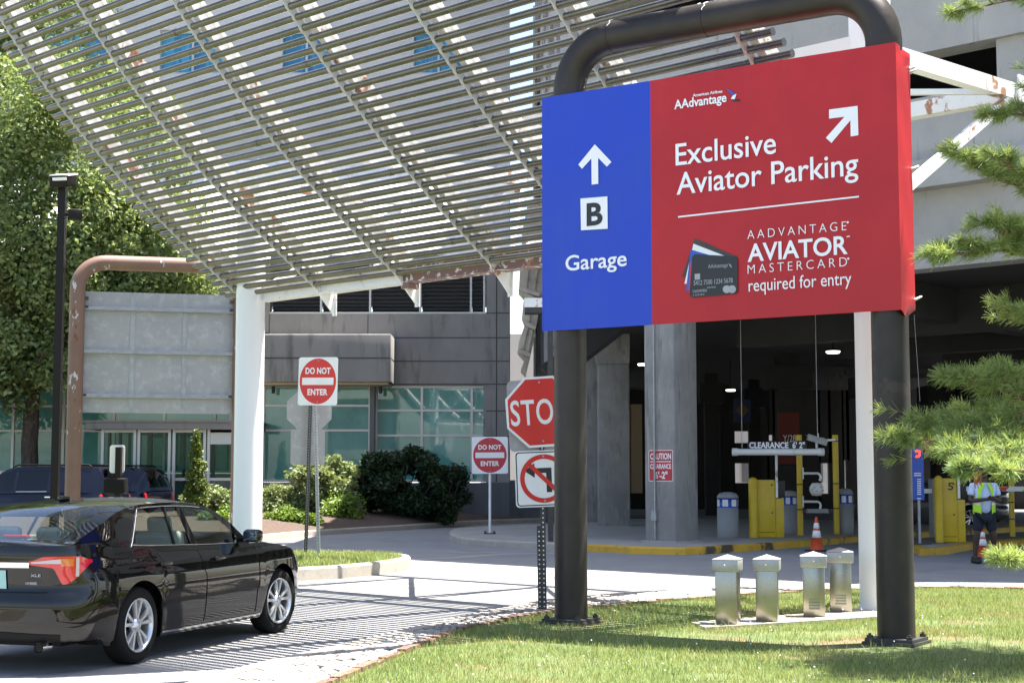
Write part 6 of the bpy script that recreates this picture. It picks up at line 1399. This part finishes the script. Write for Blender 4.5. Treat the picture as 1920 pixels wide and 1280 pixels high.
# ================================================================== PERSON at the gate
def skinned(name, joints, edges, m, parent, sub=2, root=0, off=None):
    me = bpy.data.meshes.new(name); off = Vector(parent['_base']) if off is None else Vector(off)
    me.from_pydata([Vector(j[0])-off for j in joints], edges, []); o = bpy.data.objects.new(name, me); COL.objects.link(o)
    sk = o.modifiers.new('s', 'SKIN'); sk.use_smooth_shade = True
    for i, j in enumerate(joints): v = me.skin_vertices[0].data[i]; v.radius = (j[1], j[2] if len(j) > 2 else j[1]); v.use_root = (i == root)
    sb_ = o.modifiers.new('u', 'SUBSURF'); sb_.levels = sub; sb_.render_levels = sub
    dg = bpy.context.evaluated_depsgraph_get(); nm = bpy.data.meshes.new_from_object(o.evaluated_get(dg)); bpy.data.objects.remove(o)
    for p in nm.polygons: p.use_smooth = True
    q = bpy.data.objects.new(name, nm); COL.objects.link(q); nm.materials.clear(); nm.materials.append(m); q.parent = parent; q['_base'] = tuple(off); return q
fp = G(1848,1056,0); pe = thing('person', 'attendant in a white polo, hi-vis vest and navy shorts with folded hands', 'person', (fp.x,fp.y,0))
bx_, by_ = fp.x, fp.y
def H(x, y, z): return (bx_+x, by_+y, z)
# the body is one surface: hips, trunk, neck and head, both legs with feet, both arms with hands brought together in front
J = [(H(0,0,.95),.145,.11),(H(0,.0,1.15),.15,.11),(H(0,.0,1.36),.165,.105),(H(0,.0,1.47),.10,.08),(H(0,-.01,1.54),.055,.06),(H(0,-.03,1.62),.070,.085),(H(0,-.035,1.71),.078,.095),(H(0,-.03,1.79),.05,.06),
     (H(-.10,0,.90),.095),(H(-.15,-.02,.50),.062),(H(-.16,.03,.34),.060),(H(-.17,.03,.09),.038),(H(-.19,-.13,.045),.035),
     (H(.10,0,.90),.095),(H(.15,-.01,.50),.062),(H(.16,.04,.34),.060),(H(.17,.04,.09),.038),(H(.20,-.12,.045),.035),
     (H(-.19,.0,1.40),.066),(H(-.265,-.03,1.13),.050),(H(-.06,-.24,1.16),.034),(H(.0,-.27,1.165),.030),
     (H(.19,.0,1.40),.066),(H(.275,-.03,1.12),.050),(H(.09,-.25,1.19),.034),(H(.03,-.28,1.185),.030)]
Eg = [(0,1),(1,2),(2,3),(3,4),(4,5),(5,6),(6,7),(0,8),(8,9),(9,10),(10,11),(11,12),(0,13),(13,14),(14,15),(15,16),(16,17),(2,18),(18,19),(19,20),(20,21),(2,22),(22,23),(23,24),(24,25)]
body = skinned('body', J, Eg, M['skin'], pe)
for sgn, hx_ in ((-1,.0),(1,.03)):
    Fj = []; Fe = []
    for k in range(4):
        b = len(Fj); y0 = -.28; z0 = 1.15+.012*k*1.5
        Fj += [(H(hx_, y0-.0, z0), .011), (H(hx_-sgn*.045, y0-.035, z0-.004), .0095), (H(hx_-sgn*.075, y0-.03, z0-.02), .008)]; Fe += [(b,b+1),(b+1,b+2)]
    b = len(Fj); Fj += [(H(hx_+sgn*.01,-.29,1.20),.012),(H(hx_-sgn*.01,-.325,1.225),.010),(H(hx_-sgn*.03,-.335,1.225),.008)]; Fe += [(b,b+1),(b+1,b+2)]
    # join each finger root to the palm
    Fj.append((H(hx_+sgn*.02,-.275,1.17), .024)); r0_ = len(Fj)-1
    Fe += [(r0_, q) for q in (0,3,6,9,12)]; skinned('hand', Fj, Fe, M['skin'], pe, 1, r0_)
shirt = skinned('shirt', [(H(0,.0,.86),.185,.150),(H(0,0,1.12),.180,.142),(H(0,0,1.36),.185,.128),(H(0,0,1.455),.115,.095),(H(-.20,0,1.395),.083),(H(-.248,-.02,1.21),.074),(H(.20,0,1.395),.083),(H(.255,-.02,1.20),.074)], [(0,1),(1,2),(2,3),(2,4),(4,5),(2,6),(6,7)], M['shirt'], pe)
skinned('shorts', [(H(0,.0,.93),.165,.135),(H(-.10,0,.84),.112),(H(-.14,-.01,.55),.098),(H(.10,0,.84),.112),(H(.14,0,.55),.098)], [(0,1),(1,2),(0,3),(3,4)], M['dark_cloth'], pe)
vs_ = MB()
for s in (-1,1):
    def vest(u, v, s=s):
        z = lerp(.90,1.46,v); a = lerp(R(-62),R(95),u)*s; rx = lerp(.20,.205,v)*(1-.35*smooth(.86,1,v)); ry = .165*(1-.1*v)
        if u < .15 and v > .6: a += s*R(-18)*smooth(.6,1,v)
        return Vector(H(rx*math.sin(a+s*R(90)) , -ry*math.cos(a+s*R(90)), z))
    vs_.grid(vest, 14, 14, 0, True, mfn=lambda i, j: 1 if j in (4,5) or (i in (2,3) and j > 6) else 0)
vs_.build('vest', [M['hivis'], M['reflect_tape']], pe)
for s in (-1,1):
    mb = MB(); mb.rbox(H(s*.185,-.06,.05), (.10,.28,.09), .035, 0, R(-s*12), 3); mb.build('shoe', M['black_plastic'], pe)
    mb = MB(); mb.rbox(H(s*.030,-.125,1.735), (.022,.012,.010), .004); mb.build('eye', M['white_vinyl'], body)
mb = MB(); mb.lathe([(.083,.0),(.089,.03),(.080,.07),(.05,.10),(0,.112)], H(0,-.025,1.735), 18); mb.build('hair', M['black_plastic'], pe)
mb = MB(); mb.rbox(H(0,-.135,1.70), (.026,.03,.045), .01); mb.rbox(H(0,-.125,1.655), (.05,.012,.012), .005); [mb.rbox(H(s*.085,-.02,1.71), (.02,.04,.06), .008) for s in (-1,1)]; mb.build('face_features', M['skin'], body)

# ------------------------------------------------------------------ tidy up
for o in list(SC.objects):
    if '_base' in o: del o['_base']
